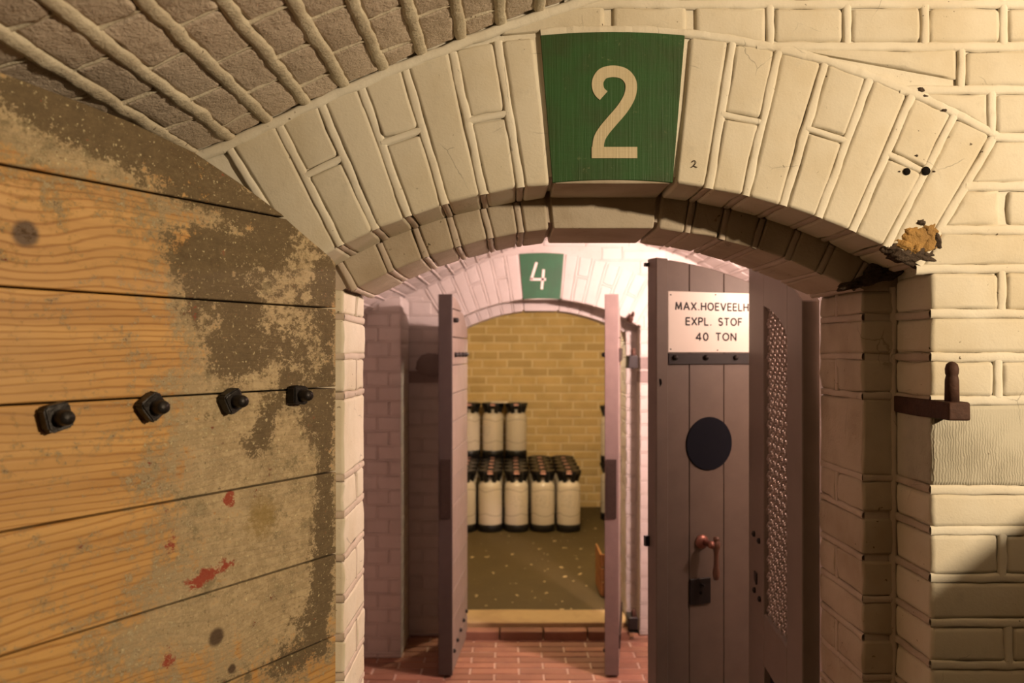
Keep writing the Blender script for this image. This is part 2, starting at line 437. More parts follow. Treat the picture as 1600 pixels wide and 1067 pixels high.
# ------------------------------------------------------------------ SETTING: wall with doorway 2
Y1, Y2, Y3 = 1.25, 1.37, 1.56
wall = empty('wall_front', kind='structure')
wall_core(wall, Y1, Y2-Y1-.0, W1+.006, R1+.006, -.95, 3.0, vault_front, M['joint'])
wall_core(wall, Y2, Y3-Y2, W2+.006, R2+.006, -.95, 1.5, lambda x: min(vault_front(x), vault_mid(x)+.05), M['jamb_joint'])
bd = Bead(); bj = Bead()
ANG_L = [5.7, 8.85, 12.45, 16.3, 20.0, 23.4, 27.1, 31.3]
ANG_R = [5.7, 9.3, 12.9, 16.6, 20.2, 23.7, 27.3, 30.8]
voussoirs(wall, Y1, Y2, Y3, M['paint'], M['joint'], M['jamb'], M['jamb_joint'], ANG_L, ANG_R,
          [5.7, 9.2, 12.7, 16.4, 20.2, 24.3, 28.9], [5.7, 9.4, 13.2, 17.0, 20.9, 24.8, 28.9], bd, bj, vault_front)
def keystone(wall, Y, ymid, yback, green, mr):
    def block(r0, r1, ya, yb, name, half=5.6, m=mr):
        c8 = [[[arc(r, a, y) for r in (r0, r1)] for y in (ya, yb)] for a in (-half, half)]
        return hexa(name, c8, m, wall, bev=.003, rough=.0005, div=3)
    k = block(R1, RO-.002, Y+.001, ymid, 'keystone')
    block(R2, R1+.03, ymid, yback, 'keystone', 5.6)
    n_ = 10; pts = [arc(R1+.001, -5.75+11.5*i/n_, 0) for i in range(n_+1)] + [arc(RO-.0, 5.55-11.1*i/n_, 0) for i in range(n_+1)]
    o = prism('painted_face', [(p[0], p[2]) for p in pts], Y-.0012, Y+.003, green, None, bev=.0008)
    o.parent = k; o.location = -k.location
    o['label'] = 'green painted face of the keystone'
    return k
key2 = keystone(wall, Y1, Y2, Y3, M['green'], M['jamb'])

def stroke(name, pts, wd, Y, m, parent, th=.0012, sc=None):
    """flat painted stroke following pts (x,z world)"""
    mb = MB(); P = [Vector((p[0], 0, p[1])) for p in pts]; L = []; Rr = []
    for i, p in enumerate(P):
        d = (P[min(i+1, len(P)-1)]-P[max(i-1, 0)]).normalized(); s = Vector((-d.z, 0, d.x)); ww = wd if not sc else wd*sc[i]
        L.append(p+s*ww/2); Rr.append(p-s*ww/2)
    for i in range(len(P)-1):
        a, b_, c, d = L[i], L[i+1], Rr[i+1], Rr[i]
        for y in (Y, Y+th):
            mb.quad(*[(q.x, y, q.z) for q in (a, b_, c, d)])
        mb.quad((a.x,Y,a.z),(b_.x,Y,b_.z),(b_.x,Y+th,b_.z),(a.x,Y+th,a.z)); mb.quad((d.x,Y,d.z),(c.x,Y,c.z),(c.x,Y+th,c.z),(d.x,Y+th,d.z))
    return mb
def px1(x, y, Y=Y1): return ((x-797)/1250*Y, E+(549-y)/1250*Y)
def smooth_path(pts, k=6):
    out = []
    for i in range(len(pts)-1):
        p0 = pts[max(i-1,0)]; p1 = pts[i]; p2 = pts[i+1]; p3 = pts[min(i+2, len(pts)-1)]
        for q in range(k):
            t = q/k
            out.append(tuple(.5*((2*p1[a])+(-p0[a]+p2[a])*t+(2*p0[a]-5*p1[a]+4*p2[a]-p3[a])*t*t+(-p0[a]+3*p1[a]-3*p2[a]+p3[a])*t**3) for a in (0,1)))
    return out+[pts[-1]]
def crop7(x, y): return px1(820+x/4.104, 40+y/4.104)
two = [(505,452),(478,425),(466,385),(473,345),(505,308),(570,296),(635,312),(674,356),(681,410),(664,472),(620,542),(560,612),(510,672),(480,722),(470,768),(469,812)]
mb = stroke('numeral', smooth_path([crop7(*p) for p in two]), .0180, Y1-.0022, M['cream'], None)
x0, z0 = crop7(428, 780); x1, z1 = crop7(720, 852)
for y in (Y1-.0023,): mb.box(x0, x1, y, y+.0013, z1, z0)
o = mb.build('numeral', M['cream']); o.parent = key2; o.location = -key2.location; o['label'] = 'cream painted figure 2'

# courses of the front wall, measured joint heights
CR = [549-y for y in (-135,-65,5,72,140,214,291,359,420,490,558,626,766,830,904,974,1040,1108,1177,1246,1315,1384)]
CR = [c/1000 for c in CR]
while CR[-1] > -E+.05: CR.append(max(CR[-1]-.069, -E))
HEADS = {1:1.02, 3:1.0}
VJ = {2:[.148,.283,.407,.527,.649,.772], 3:[.706,.93,1.15], 4:[.754,.87], 5:[.86], 6:[.772], 7:[.88], 8:[.770], 9:[.878], 10:[.764], 11:[.86,1.1],
      12:[.878], 13:[.771], 14:[.878], 15:[.780]}
KX, KH = arc(RO, 30.8, 0)[0], arc(RO, 30.8, 0)[2]-E
SPR = .127
def start_x(h):
    if h < SPR: return JX1R
    if h < KH:                                   # skewback line
        a = math.radians(30.8); return AX+(h-AH)*math.tan(a)
    v = RO**2-(h-AH)**2
    if v > 0: return AX+math.sqrt(v)
    lo, hi = -.9, 1.15                            # the vault line
    for _ in range(30):
        md = (lo+hi)/2
        if vault_front(md) > h: hi = md
        else: lo = md
    return hi
for r in range(len(CR)-1):
    h1, h0 = CR[r], CR[r+1]
    if h0 > .72: continue
    js = VJ.get(r, None)
    st = min(start_x(h0), start_x(h1))
    if js is None: js = [JX1R+(.112 if r % 2 else .222)]
    js = list(js)
    while js[-1] < 1.55: js.append(js[-1]+(.122 if r % 2 == 0 else .222))
    edges = [st-.02 if h1 > SPR+.01 else JX1R] + [j for j in js if j > st+.015]
    if r == 2: edges = [-.02, .154, .283]+[j for j in js if j > .3]
    maxx = 1.5 if r < 14 else 1.05
    for a, b_ in zip(edges, edges[1:]):
        if a > maxx: break
        g = .0062; x0, x1, z0, z1 = a+g, b_-g, h0+g, h1-g
        if a == JX1R: x0 = a
        m_ = M['stone'] if r == 11 else M['paint']
        poly = [(x0,z0),(x1,z0),(x1,z1),(x0,z1)]; changed = False
        full = poly
        cx = (x0+x1)/2; vc = vault_front(cx); sl = -(cx-1.15)/math.sqrt(3.5**2-(cx-1.15)**2)
        poly = clip(poly, -sl, 1, vc-.008-sl*cx)
        if z1 > SPR and poly:
            # skewback half plane (right of it) only below its top; extrados tangent otherwise
            ac = math.degrees(math.atan2(max(poly, key=lambda p: -p[0])[0]-AX, min(p[1] for p in poly)-AH))
            cxx, chh = sum(p[0] for p in poly)/len(poly), sum(p[1] for p in poly)/len(poly)
            am = math.degrees(math.atan2(cxx-AX, chh-AH))
            if (am > 31.5 and z0 < KH):
                t = math.radians(30.8); poly = clip(poly, -math.cos(t), math.sin(t), -math.cos(t)*AX+math.sin(t)*AH-.006)
                if z1 > KH:
                    t = math.radians(30.8)
            if poly and (am <= 31.5 or z1 > KH) and math.hypot(poly[0][0]-AX, poly[0][1]-AH) < RO+.25:
                if any(math.hypot(p[0]-AX, p[1]-AH) < RO+.006 for p in poly) and am < 34:
                    # nearest vertices decide the tangent
                    pin = [p for p in poly if math.hypot(p[0]-AX, p[1]-AH) < RO+.03] or poly
                    xm = (min(p[0] for p in pin)+max(p[0] for p in pin))/2; xm = min(xm, KX)
                    t = math.asin(max(-1, min(1, (xm-AX)/RO)))
                    poly = clip(poly, -math.sin(t), -math.cos(t), -(math.sin(t)*AX+math.cos(t)*AH+RO+.006))
        if len(poly) < 3 or area(poly) < .0006: continue
        if len(poly) == 4 and all(abs(p[0]-q[0])+abs(p[1]-q[1]) < 1e-6 for p, q in zip(poly, full)):
            c8 = box8(x0, x1, Y1, Y2-.003, E+z0, E+z1)
            hexa('brick' if r != 11 else 'stone_block', c8, m_, wall, bev=.008, rough=.0019, div=3 if r == 11 else 2,
                 label='large tooled stone block below the iron pintle' if r == 11 and a == JX1R else None)
        else: poly_brick(poly, Y1, .05, m_, wall)
        if not (r == 11 and False):
            if b_ < maxx:
                zt = min(z1+.004, vault_front(b_)-.01); zb = z0-.004
                if start_x(max(zb, -1.3)) < b_: 
                    zz = zb
                    if math.hypot(b_-AX, zb-AH) < RO and zb > SPR: zz = AH+math.sqrt(max(0, RO**2-(b_-AX)**2))
                    if zt > zz: bd.add((b_, Y1, E+zz), (b_, Y1, E+zt), (0,-1,0), .0112, .0001)
    if r < len(CR)-2:
        sx = max(start_x(h0), JX1R if h0 < SPR else -9)
        if h0 < .70: bd.add((sx, Y1, E+h0), (1.5 if r < 14 else 1.05, Y1, E+h0), (0,-1,0), .0118, .0002)
# arch outlines
for i in range(-14, 62):
    a0, a1 = i*.5, (i+1)*.5
    if i*.5 < -5.5: continue
    bd.add(arc(RO+.004, a0, Y1), arc(RO+.004, a1, Y1), (0,-1,0), .0118, .0004)
# fillet where the vault meets the wall
xs = [-.60+.03*i for i in range(44)]
for a, b_ in zip(xs, xs[1:]):
    bd.add((a, Y1-.002, E+vault_front(a)-.007), (b_, Y1-.002, E+vault_front(b_)-.007), (0,-1,-.2),   .013, .0025)

# jambs: reveal bricks behind the face (right shows, left shows its inner reveal)
def jambs(wall, courses, Ya, Yb, Yc, mj, beads, left_outer=True, gaps=(), m1=None):
    for r in range(len(courses)-1):
        h1, h0 = courses[r], courses[r+1]
        for side in (1, -1):
            top2 = intr(JX2R-.0, R2) ; g = .0052
            if h0 > top2-.02: continue
            z1 = min(h1-g, top2+.01); z0 = max(h0+g, -E)
            if z1-z0 < .015: continue
            xo = AX+side*(W2+.075+.05); xi = AX+side*W2
            def bx(ya, yb):
                a, b_ = sorted((xi, xo)); hexa('jamb_brick', box8(a, b_, ya, yb, E+z0, E+z1), (m1 if (m1 and side < 0) else mj), wall, bev=.006, rough=.0028)
            if r % 2 == 0 and h1-h0 < .1: bx(Yb, Yb+.108); bx(Yb+.116, Yc); beads.add((xi, Yb+.112, E+z0), (xi, Yb+.112, E+z1), (-side,0,0), .0100, .0003)
            else: bx(Yb, Yc)
            if h0 > -E+.01:
                beads.add((xi, Yb+.003, E+h0), (xi, Yc-.003, E+h0), (-side,0,0), .0100, .0003)
                if (r, side) not in gaps: beads.add((xi, Yb, E+h0), (AX+side*W1, Yb, E+h0), (0,-1,0), .0100, .0003)
                beads.add((AX+side*W1, Ya+.006, E+h0), (AX+side*W1, Yb, E+h0), (-side,0,0), .0100, .0003)
    for side in (1, -1):
        beads.add((AX+side*(W1-.004), Yb-.001, E-1.43), (AX+side*(W1-.004), Yb-.001, E+.11), (-side,-1,0), .010, -.0008)
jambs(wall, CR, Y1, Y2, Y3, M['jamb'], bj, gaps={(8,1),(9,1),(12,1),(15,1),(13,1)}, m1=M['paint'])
# left outer jamb, behind the hinge of the plank door
for r in range(len(CR)-1):
    h1, h0 = CR[r], CR[r+1]
    if h0 > .30: continue
    top = min(h1, .30); g = .0052
    hexa('brick', box8(-.50, JX1L, Y1, Y2-.003, E+h0+g, E+min(top, SPR if h1 > SPR else h1)-g) if h0 < SPR-.02 else box8(-.62,-.51, Y1, Y2-.003, E+h0+g, E+top-g), M['paint'], wall)
bd.build(M['joint'], wall); bj.build(M['jamb_joint'], wall)

# damage at the right springing
def lump(name, loc, sc, m, parent, seed, label=None, amp=.35, sub=3, rot=0):
    bm = bmesh.new(); bmesh.ops.create_icosphere(bm, subdivisions=sub, radius=1)
    for v in bm.verts:
        q = 1+amp*nz(v.co, 1.3, seed)+amp*.6*nz(v.co, 3.5, seed)
        v.co = Vector((v.co.x*sc[0]*q, v.co.y*sc[1]*q, v.co.z*sc[2]*q))
    me = bpy.data.meshes.new(name); bm.to_mesh(me); bm.free()
    o = finish(name, me, m, parent, loc=loc); o.rotation_euler = (0, rot, 0)
    if label: o['label'] = label
    return o
def P1(x, y, Y=Y1): a = px1(x, y, Y); return Vector((a[0], Y, a[1]))
random.seed(21)
for k, (x, y, a, b_, m_) in enumerate(((1434,376,.036,.022,'ochre'),(1430,402,.030,.012,'soot'),(1428,368,.024,.016,'ochre'),(1446,380,.020,.018,'ochre'),(1412,380,.018,.012,'ochre'),(1450,362,.014,.012,'ochre'),(1436,352,.012,.008,'soot'),
      (1440,396,.026,.010,'soot'),(1412,398,.024,.009,'soot'),(1425,388,.015,.010,'ochre'),(1458,378,.009,.014,'soot'),(1392,388,.014,.006,'soot'))):
    lump('broken_brick', P1(x, y, Y1+.010), (a*1.15, .013, b_*1.25), M[m_], wall, k*3+1, 'crumbled brick at the arch springing', amp=.38, sub=4, rot=random.uniform(-.5,.5))
for k, (x, y, a, b_) in enumerate(((1385,428,.030,.012),(1358,436,.032,.010),(1330,446,.026,.007),(1372,420,.022,.010),(1400,422,.018,.010))):
    lump('crumbled_mortar', P1(x, y, 1.358), (a, .016, b_), M['soot'], wall, k*5+2, amp=.40, sub=4, rot=-.28)
random.seed(9)
for (x, y, r_) in ((1417,268,.0058),(1447,267,.0070)):
    lathe('drill_hole', [(r_, 0), (r_*.9, -.0012), (0, -.0012)], M['hole'], wall, P1(x, y, Y1-.0012)-Vector((0,0,0)), axis='Y', n_=12)
for i, (x, y, s) in enumerate(((1440,140,.006),(1446,150,.004),(1476,172,.004),(1405,268,.0022),(1432,243,.003),(1460,268,.002))):
    lump('chip', P1(x, y, Y1), (s, .0015, s*.6), M['soot'], wall, i, amp=.6, sub=2)
# hanging paint flakes in the jamb corner
for i, (x, y, s) in enumerate(((1295,459,.016),(1309,462,.013),(1302,466,.010))):
    mbf = MB(); c = P1(x, y, 1.552); pts = [c+Vector((s*math.cos(t)*(.7+.5*random.random()), -.004*random.random(), s*.8*math.sin(t)*(.7+.5*random.random()))) for t in [k*math.pi/4 for k in range(8)]]
    mbf.quad(*pts); mbf.quad(*[p+Vector((0,.0015,0)) for p in reversed(pts)]); mbf.build('paint_flake', M['flake'], wall)
# pencilled small 2
mbq = stroke('x', smooth_path([px1(*p) for p in ((1081,254),(1084,251),(1087,254),(1084,259),(1080,262),(1084,260),(1089,262))], 4), .0010, Y1-.002, None, None, th=.0006)
mbq.build('pencil_mark', M['iron'], wall, label='small pencilled 2')

# ------------------------------------------------------------------ SETTING: barrel vault of the near chamber
ceil = empty('ceiling', kind='structure')
bv = Bead(); R = 3.5; dA = .0655/R
a_ref = math.asin((-.258-1.15)/R)
def vpt(a, y, dr=0.): return (1.15+(R+dr)*math.sin(a), y, E-2.79+(R+dr)*math.cos(a)+vault_lift(1.15+R*math.sin(a)))
mb = MB()
NA = 60; aL, aR = math.asin((-.95-1.15)/R), math.asin((3.0-1.15)/R)
for i in range(NA):
    a, b_ = aL+(aR-aL)*i/NA, aL+(aR-aL)*(i+1)/NA
    mb.quad(vpt(a,-1.6,.006), vpt(b_,-1.6,.006), vpt(b_,Y1+.005,.006), vpt(a,Y1+.005,.006))
    mb.quad(vpt(a,-1.6,.09), vpt(a,Y1+.005,.09), vpt(b_,Y1+.005,.09), vpt(b_,-1.6,.09))
mb.build('vault_shell', M['vault'], ceil)
for k in range(-6, 9):
    a0, a1 = a_ref+k*dA, a_ref+(k+1)*dA
    off = .124 if k % 2 == 0 else .062
    ys = [Y1-.002]; y = Y1-off
    while y > .22: ys.append(y+random.uniform(-.004,.004)); y -= .1165
    for j in range(len(ys)-1):
        g = .0062
        c8 = [[[vpt(a, yy, dr) for dr in (0, .05)] for yy in (ys[j+1]+.0018, ys[j]-.0018)] for a in (a0+g/R, a1-g/R)]
        hexa('brick', c8, M['vault'], ceil, bev=.007, rough=.0028, div=3)
        am = (a0+a1)/2; nn = (-math.sin(am), 0, -math.cos(am))
        bv.add(vpt(a0, ys[j+1]), vpt(a1, ys[j+1]), nn, .0042, .0004, wob=.9)
    nn = (-math.sin(a0), 0, -math.cos(a0))
    bv.add(vpt(a0, .22), vpt(a0, Y1-.004), nn, .0152, .0030, wob=1.1, step=.006)
bv.build(M['vault_joint'], ceil)

# ------------------------------------------------------------------ SETTING: the rest of the near chamber
def slab(name, x0,x1,y0,y1,z0,z1, m, parent=None):
    mb = MB(); mb.box(x0,x1,y0,y1,z0,z1); o = mb.build(name, m, parent)
    if not parent: o['kind'] = 'structure'
    return o
slab('floor', -.95, 3.0, -1.6, Y3, -.06, 0, M['roomfloor'])
slab('wall_left', -1.05, -.95, -1.6, Y1, 0, E+.30, M['shade'])
slab('wall_right', 3.0, 3.1, -1.6, Y1, 0, E+.30, M['shade'])
slab('wall_back', -1.05, 3.1, -1.7, -1.6, 0, E+.80, M['shade'])
# unseen block added to cast the diagonal shadow low on the right
slab('shadow_blocker', 1.10, 1.40, .35, Y1+.004, 0, E-.049, M['shade'])

# ------------------------------------------------------------------ SETTING: corridor and wall with doorway 4
Y4 = 4.05; YP = 3.75
wall4 = empty('wall_middle', kind='structure')
wall_core(wall4, Y4, .12, W1+.004, R1+.004, -.80, 1.45, vault_mid, M['far_joint'], rec=.004)
wall_core(wall4, Y4+.12, .19, W2+.004, R2+.004, -.80, 1.45, vault_mid, M['far_joint'], rec=.004)
b4 = Bead(); b4j = Bead()
angs = [5.7, 9.3, 12.9, 16.5, 20.1, 23.7, 27.3, 30.9]
voussoirs(wall4, Y4, Y4+.12, Y4+.31, M['far'], M['far_joint'], M['far'], M['far_joint'], angs, angs,
          [5.7, 9.4, 13.2, 17., 20.9, 24.8, 28.9], [5.7, 9.4, 13.2, 17., 20.9, 24.8, 28.9], b4, b4j, vault_mid)
key4 = keystone(wall4, Y4, Y4+.12, Y4+.31, M['green4'], M['far'])
def px4(x, y): return px1(x, y, Y4)
mb = stroke('n', [px4(838.5,410), px4(830,437)], .0130, Y4-.0026, None, None)
for seg in ([px4(828,436.5), px4(853,436.5)], [px4(849.5,421), px4(846.5,452)]):
    q = stroke('n', seg, .0125, Y4-.0026, None, None); k = len(mb.v); mb.v += q.v; mb.f += [tuple(i+k for i in f) for f in q.f]
o = mb.build('numeral', M['flake']); o.parent = key4; o.location = -key4.location; o['label'] = 'white painted figure 4'
C4 = []
h = .60
while h > -E: C4.append(h); h -= .0695
C4.append(-E)
def start4(h, s):
    if h < SPR: return W1
    if h < KH: return (h-AH)*math.tan(math.radians(30.8))
    v = RO**2-(h-AH)**2
    return math.sqrt(v) if v > 0 else 0.
for r in range(len(C4)-1):
    h1, h0 = C4[r], C4[r+1]; g = .0038
    for s in (1, -1):
        st = max(start4(h0, s), start4(h1, s)) if h0 > KH else max(start4(h0,s), start4(h1,s))
        lim = 1.15 if s > 0 else .70
        x = st+(.006 if h1 > SPR else 0); first = True
        while x < lim:
            L = (.11 if r % 2 else .22) if first else .22
            first = False; xe = min(x+L, lim)
            if xe-x < .02: break
            a, b_ = sorted((AX+s*(x+(0 if x == st else g)), AX+s*(xe-g)))
            hv = min(vault_mid(a), vault_mid(b_))
            if h0+g < hv-.01:
                stn = -.16 < h1 < .0 and x == st
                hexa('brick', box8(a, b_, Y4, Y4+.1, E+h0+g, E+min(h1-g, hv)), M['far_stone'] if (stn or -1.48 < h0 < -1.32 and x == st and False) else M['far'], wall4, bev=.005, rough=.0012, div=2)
                if xe < lim: b4.add((AX+s*xe, Y4, E+h0), (AX+s*xe, Y4, E+min(h1, hv)), (0,-1,0), .007, .001, step=.03)
            x = xe
        if h0 > -E+.02 and h0 < .5: 
            a = AX+s*start4(h0, s); b4.add((a, Y4, E+h0), (AX+s*lim, Y4, E+h0), (0,-1,0), .008, .001, step=.03)
jambs(wall4, C4, Y4, Y4+.12, Y4+.31, M['far'], b4j)
b4.build(M['far_joint'], wall4); b4j.build(M['far_joint'], wall4)

# projecting pier on the left of doorway 4
pier = empty('wall_pier', kind='structure'); mb = MB(); mb.box(-.95, -.517, YP+.005, Y4, 0, E+.26); mb.build('mortar_bed', M['far_joint'], pier)
bp = Bead()
for r in range(len(C4)-1):
    h1, h0 = C4[r], C4[r+1]; g = .0038
    if h0 > .2: continue
    cuts = [-.511, -.622, -.733, -.844, -.94] if r % 2 else [-.511, -.567, -.678, -.789, -.94]
    for a, b_ in zip(cuts, cuts[1:]):
        top = min(h1-g, vault_mid((a+b_)/2)-.004)
        if top-h0 > .02: hexa('brick', box8(b_+g, a-(0 if a == -.511 else g), YP, Y4-.004, E+h0+g, E+top), M['far'], pier, bev=.005, rough=.0014, div=2)
    if h0 > -E+.02:
        bp.add((-.94, YP, E+h0), (-.512, YP, E+h0), (0,-1,0), .008, .001, step=.03)
        bp.add((-.511, YP+.004, E+h0), (-.511, Y4, E+h0), (1,0,0), .008, .001, step=.03)
bp.build(M['far_joint'], pier)

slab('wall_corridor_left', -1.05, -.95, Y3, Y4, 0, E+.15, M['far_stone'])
slab('wall_corridor_right', 1.45, 1.55, Y3, Y4, 0, E+.20, M['far_joint'])
# nib that carries the grey door on the right of the corridor
slab('wall_corridor_nib', .93, 1.45, 2.36, 2.50, 0, E+.24, M['far_joint'])
# corridor vault: brick rows running along the corridor axis
cv = empty('ceiling', kind='structure'); mb = MB()
for (a,ha),(b_,hb) in zip(VC, VC[1:]):
    mb.quad((a,Y3-.02,E+ha+.005),(b_,Y3-.02,E+hb+.005),(b_,Y4+.01,E+hb+.005),(a,Y4+.01,E+ha+.005))
    mb.quad((a,Y3-.02,E+ha+.08),(a,Y4+.01,E+ha+.08),(b_,Y4+.01,E+hb+.08),(b_,Y3-.02,E+hb+.08))
mb.build('vault_shell', M['far_joint'], cv)
x = -.76; pts = [x]
while x < 1.36:
    sl = (vault_mid(x+.02)-vault_mid(x))/.02; x += .068/math.sqrt(1+sl*sl); pts.append(x)
bc = Bead()
for k, (a, b_) in enumerate(zip(pts, pts[1:])):
    y = 2.55+(.06 if k % 2 else 0); ha, hb = E+vault_mid(a), E+vault_mid(b_)
    n_ = Vector((hb-ha, 0, -(b_-a))).normalized(); d = Vector((b_-a,0,hb-ha)).normalized()*.0055
    while y < Y4-.02:
        ye = min(y+.225, Y4-.003)
        A, B = Vector((a,0,ha))+d, Vector((b_,0,hb))-d
        c8 = [[[tuple(P_+Vector((0,yy,0))-n_*t) for t in (0,.04)] for yy in (y+.003, ye-.003)] for P_ in (A, B)]
        hexa('brick', c8, M['far'], cv, bev=.006, rough=.002, div=2)
        bc.add((a,ye,ha),(b_,ye,hb), n_, .005, .0012, step=.03); y = ye
    bc.add((a,Y3,ha),(a,Y4,ha), n_, .010, .004, step=.03)
bc.build(M['far_joint'], cv)

# corridor floor of red pavers
fl = empty('floor', kind='structure'); mb = MB(); mb.box(-.95, 1.45, Y3, Y4+.02, -.06, -.004); mb.build('floor_bed', M['paver_joint'], fl)
y = 2.98; r = 0; bf = Bead()
while y < Y4-.01:
    x = -.95+(.11 if r % 2 else 0)
    xl = -.95 - (.11 if r % 2 else 0)
    while xl < .95:
        hexa('paver', box8(max(xl, -.95)+.004, xl+.216, y+.004, y+.062, -.05, random.uniform(-.001,.0015)), M['paver'], fl, bev=.004, rough=.001, div=1); xl += .22
    y += .066; r += 1

# ------------------------------------------------------------------ SETTING: magazine behind doorway 4
FZ = .06                                             # its floor stands one low step up
slab('floor_magazine', -1.1, 1.5, Y4+.20, 7.2, -.05, FZ, M['magfloor'])
st = hexa('trim_threshold', box8(-.275, .60, Y4+.012, Y4+.215, -.02, FZ+.004), M['sill'], None, bev=.006, rough=.002, div=3); st['kind'] = 'structure'
stp = empty('trim_step', kind='structure'); x = -.272
while x < .56:
    hexa('brick', box8(x+.003, min(x+.215, .596), Y4-.06, Y4+.010, -.02, FZ-.018), M['paver'], stp, bev=.005, rough=.0015); x += .22
slab('wall_magazine_left', -1.15, -1.05, Y4+.3, 7.2, 0, E+.5, M['yellow'])
slab('wall_magazine_right', 1.30, 1.40, Y4+.3, 7.2, 0, E+.5, M['yellow'])
slab('ceiling_magazine', -1.1, 1.4, Y4+.3, 7.2, E+.62, E+.70, M['yellow_joint'])
YB = 7.1
wb = empty('wall_magazine_back', kind='structure'); mb = MB(); mb.box(-1.1, 1.35, YB+.005, YB+.15, 0, E+.65); mb.build('mortar_bed', M['yellow_joint'], wb)
h = .52; r = 0
while h > -1.36:
    x = -.45-(.115 if r % 2 else 0)
    x += .02*math.sin(r*2.1)
    while x < 1.0:
        g = .0075; L = .222 if r % 3 else .225
        hexa('brick', box8(x+g, x+L-g, YB, YB+.06, E+h-.074+g, E+h-g), M['yellow'], wb, bev=.004, rough=.001, div=1); x += L
    h -= .074; r += 1

# ------------------------------------------------------------------ THE PLANK DOOR LEAF (near, left)
DX, DY = -.269, 1.238; DV = Vector((-.516,-.857)).normalized(); DANG = math.atan2(DV.y, DV.x)
def dpt(px, py):
    r = (px-797)/1250; t = (DX-r*DY)/(-DV.x+r*DV.y); y = DY+DV.y*t
    return t, E+(549-py)/1250*y
m, nt, b = mat('weathered_pine', .62, 0, .35); n = N(nt); p = n.obj()
rn = n.rnd()
comb = n.new('ShaderNodeCombineXYZ'); n.put(comb.inputs[0], n.math('MULTIPLY', rn, 7)); n.put(comb.inputs[2], n.math('MULTIPLY', rn, 3))
pg = n.vm('ADD', p, comb.outputs[0])
# grain: rings squeezed along the plank, bent round the knots
kt = [dpt(40,365), dpt(338,995)]
bend = 0.
for (t, z) in kt:
    d = n.vm('DISTANCE', n.mapping(p, (1,1,1)), (t, 0, z))
    bend = n.math('ADD', bend, n.math('MULTIPLY', n.ramp(d, 0, .11, 1, 0), .035))
sep = n.new('ShaderNodeSeparateXYZ'); n.put(sep.inputs[0], pg)
low = n.noise(n.mapping(pg, (1.1, 1, 5)), 1, 2, .5)
ring = n.math('ADD', n.math('MULTIPLY', sep.outputs[2], 95), n.math('MULTIPLY', low, 9))
ring = n.math('ADD', ring, n.math('MULTIPLY', bend, 45))
ring = n.math('ADD', ring, n.math('MULTIPLY', n.noise(n.mapping(pg, (6, 1, 40)), 1, 3), 1.1))
gr = n.math('ABSOLUTE', n.math('SINE', n.math('MULTIPLY', ring, 3.6)))
gr = n.ramp(gr, .0, .70, .0, 1)
band = n.ramp(n.noise(n.mapping(pg, (1.2, 1, 26)), 1, 2), .35, .65)
c = n.mix(gr, n.mix(band, (.25,.110,.026), (.36,.175,.045)), n.mix(band, (.40,.210,.062), (.52,.300,.100)))
c = n.mix(n.ramp(n.noise(n.mapping(pg, (12, 1, 240)), 1, 3), .45, .75, 0, .35), c, (.33,.18,.06))
c = n.mix(n.ramp(n.noise(p, 5, 3), .4, .7, 0, .4), c, (.42,.25,.095))
STAIN = {}
def total(l): return l
def stain(key, l):
    STAIN[key] = l; a = n.new('ShaderNodeAttribute'); a.attribute_name = key; return a.outputs['Fac']
def stain_value(l, t, z):
    s_ = 0.
    for (bt, bz, rx, rz, amp) in l:
        d = math.hypot((t-bt)/rx, (z-bz)/rz)/1.6
        if d < 1: d = 1-d; s_ += amp*d*d*(3-2*d)
    return s_
n1 = n.noise(p, 17, 10, .80); n2 = n.noise(n.mapping(p, (1,1,1.3)), 60, 9, .85); n3 = n.noise(p, 170, 4, .7)
def B(px, py, rx, rz, amp=1.): t, z = dpt(px, py); return (t, z, rx, rz, amp)
nn = n.math('ADD', n.math('MULTIPLY', n1, .85), n.math('MULTIPLY', n2, .75))
# grey mould film over the right half
film = stain('film', total([B(430,480,.17,.20), B(470,300,.14,.14,.9), B(330,400,.10,.09,.7), B(380,640,.10,.16,.9), B(480,800,.16,.20,1.), B(300,760,.10,.13,.8), B(430,950,.20,.14,1.), B(250,980,.12,.06,.7), B(180,240,.14,.07,.8), B(120,190,.14,.06,.8), B(30,150,.12,.06,.7), B(500,620,.10,.3,.6)]))
fm = n.ramp(n.math('ADD', film, n.math('MULTIPLY', n.math('SUBTRACT', nn, .8), 6.5)), .25, 1.0)
fmc = n.mix(n.ramp(n.math('ADD', n.math('MULTIPLY', n2, .6), n.math('MULTIPLY', n1, .4)) , .445, .575), (.42,.345,.215), (.175,.135,.075))
c = n.mix(n.math('MULTIPLY', fm, .80), c, fmc)
mot = n.math('MULTIPLY', n.ramp(n.noise(p, 26, 9, .8), .50, .60), n.ramp(n.noise(p, 7, 3), .42, .58))
c = n.mix(n.math('MULTIPLY', n.math('MULTIPLY', mot, fm), .75), c, (.150,.118,.060))
pale = n.math('MULTIPLY', n.ramp(n.math('ADD', n2, n.math('MULTIPLY', n1, .6)), .82, .98), fm)
c = n.mix(n.math('MULTIPLY', pale, .8), c, (.60,.52,.33))
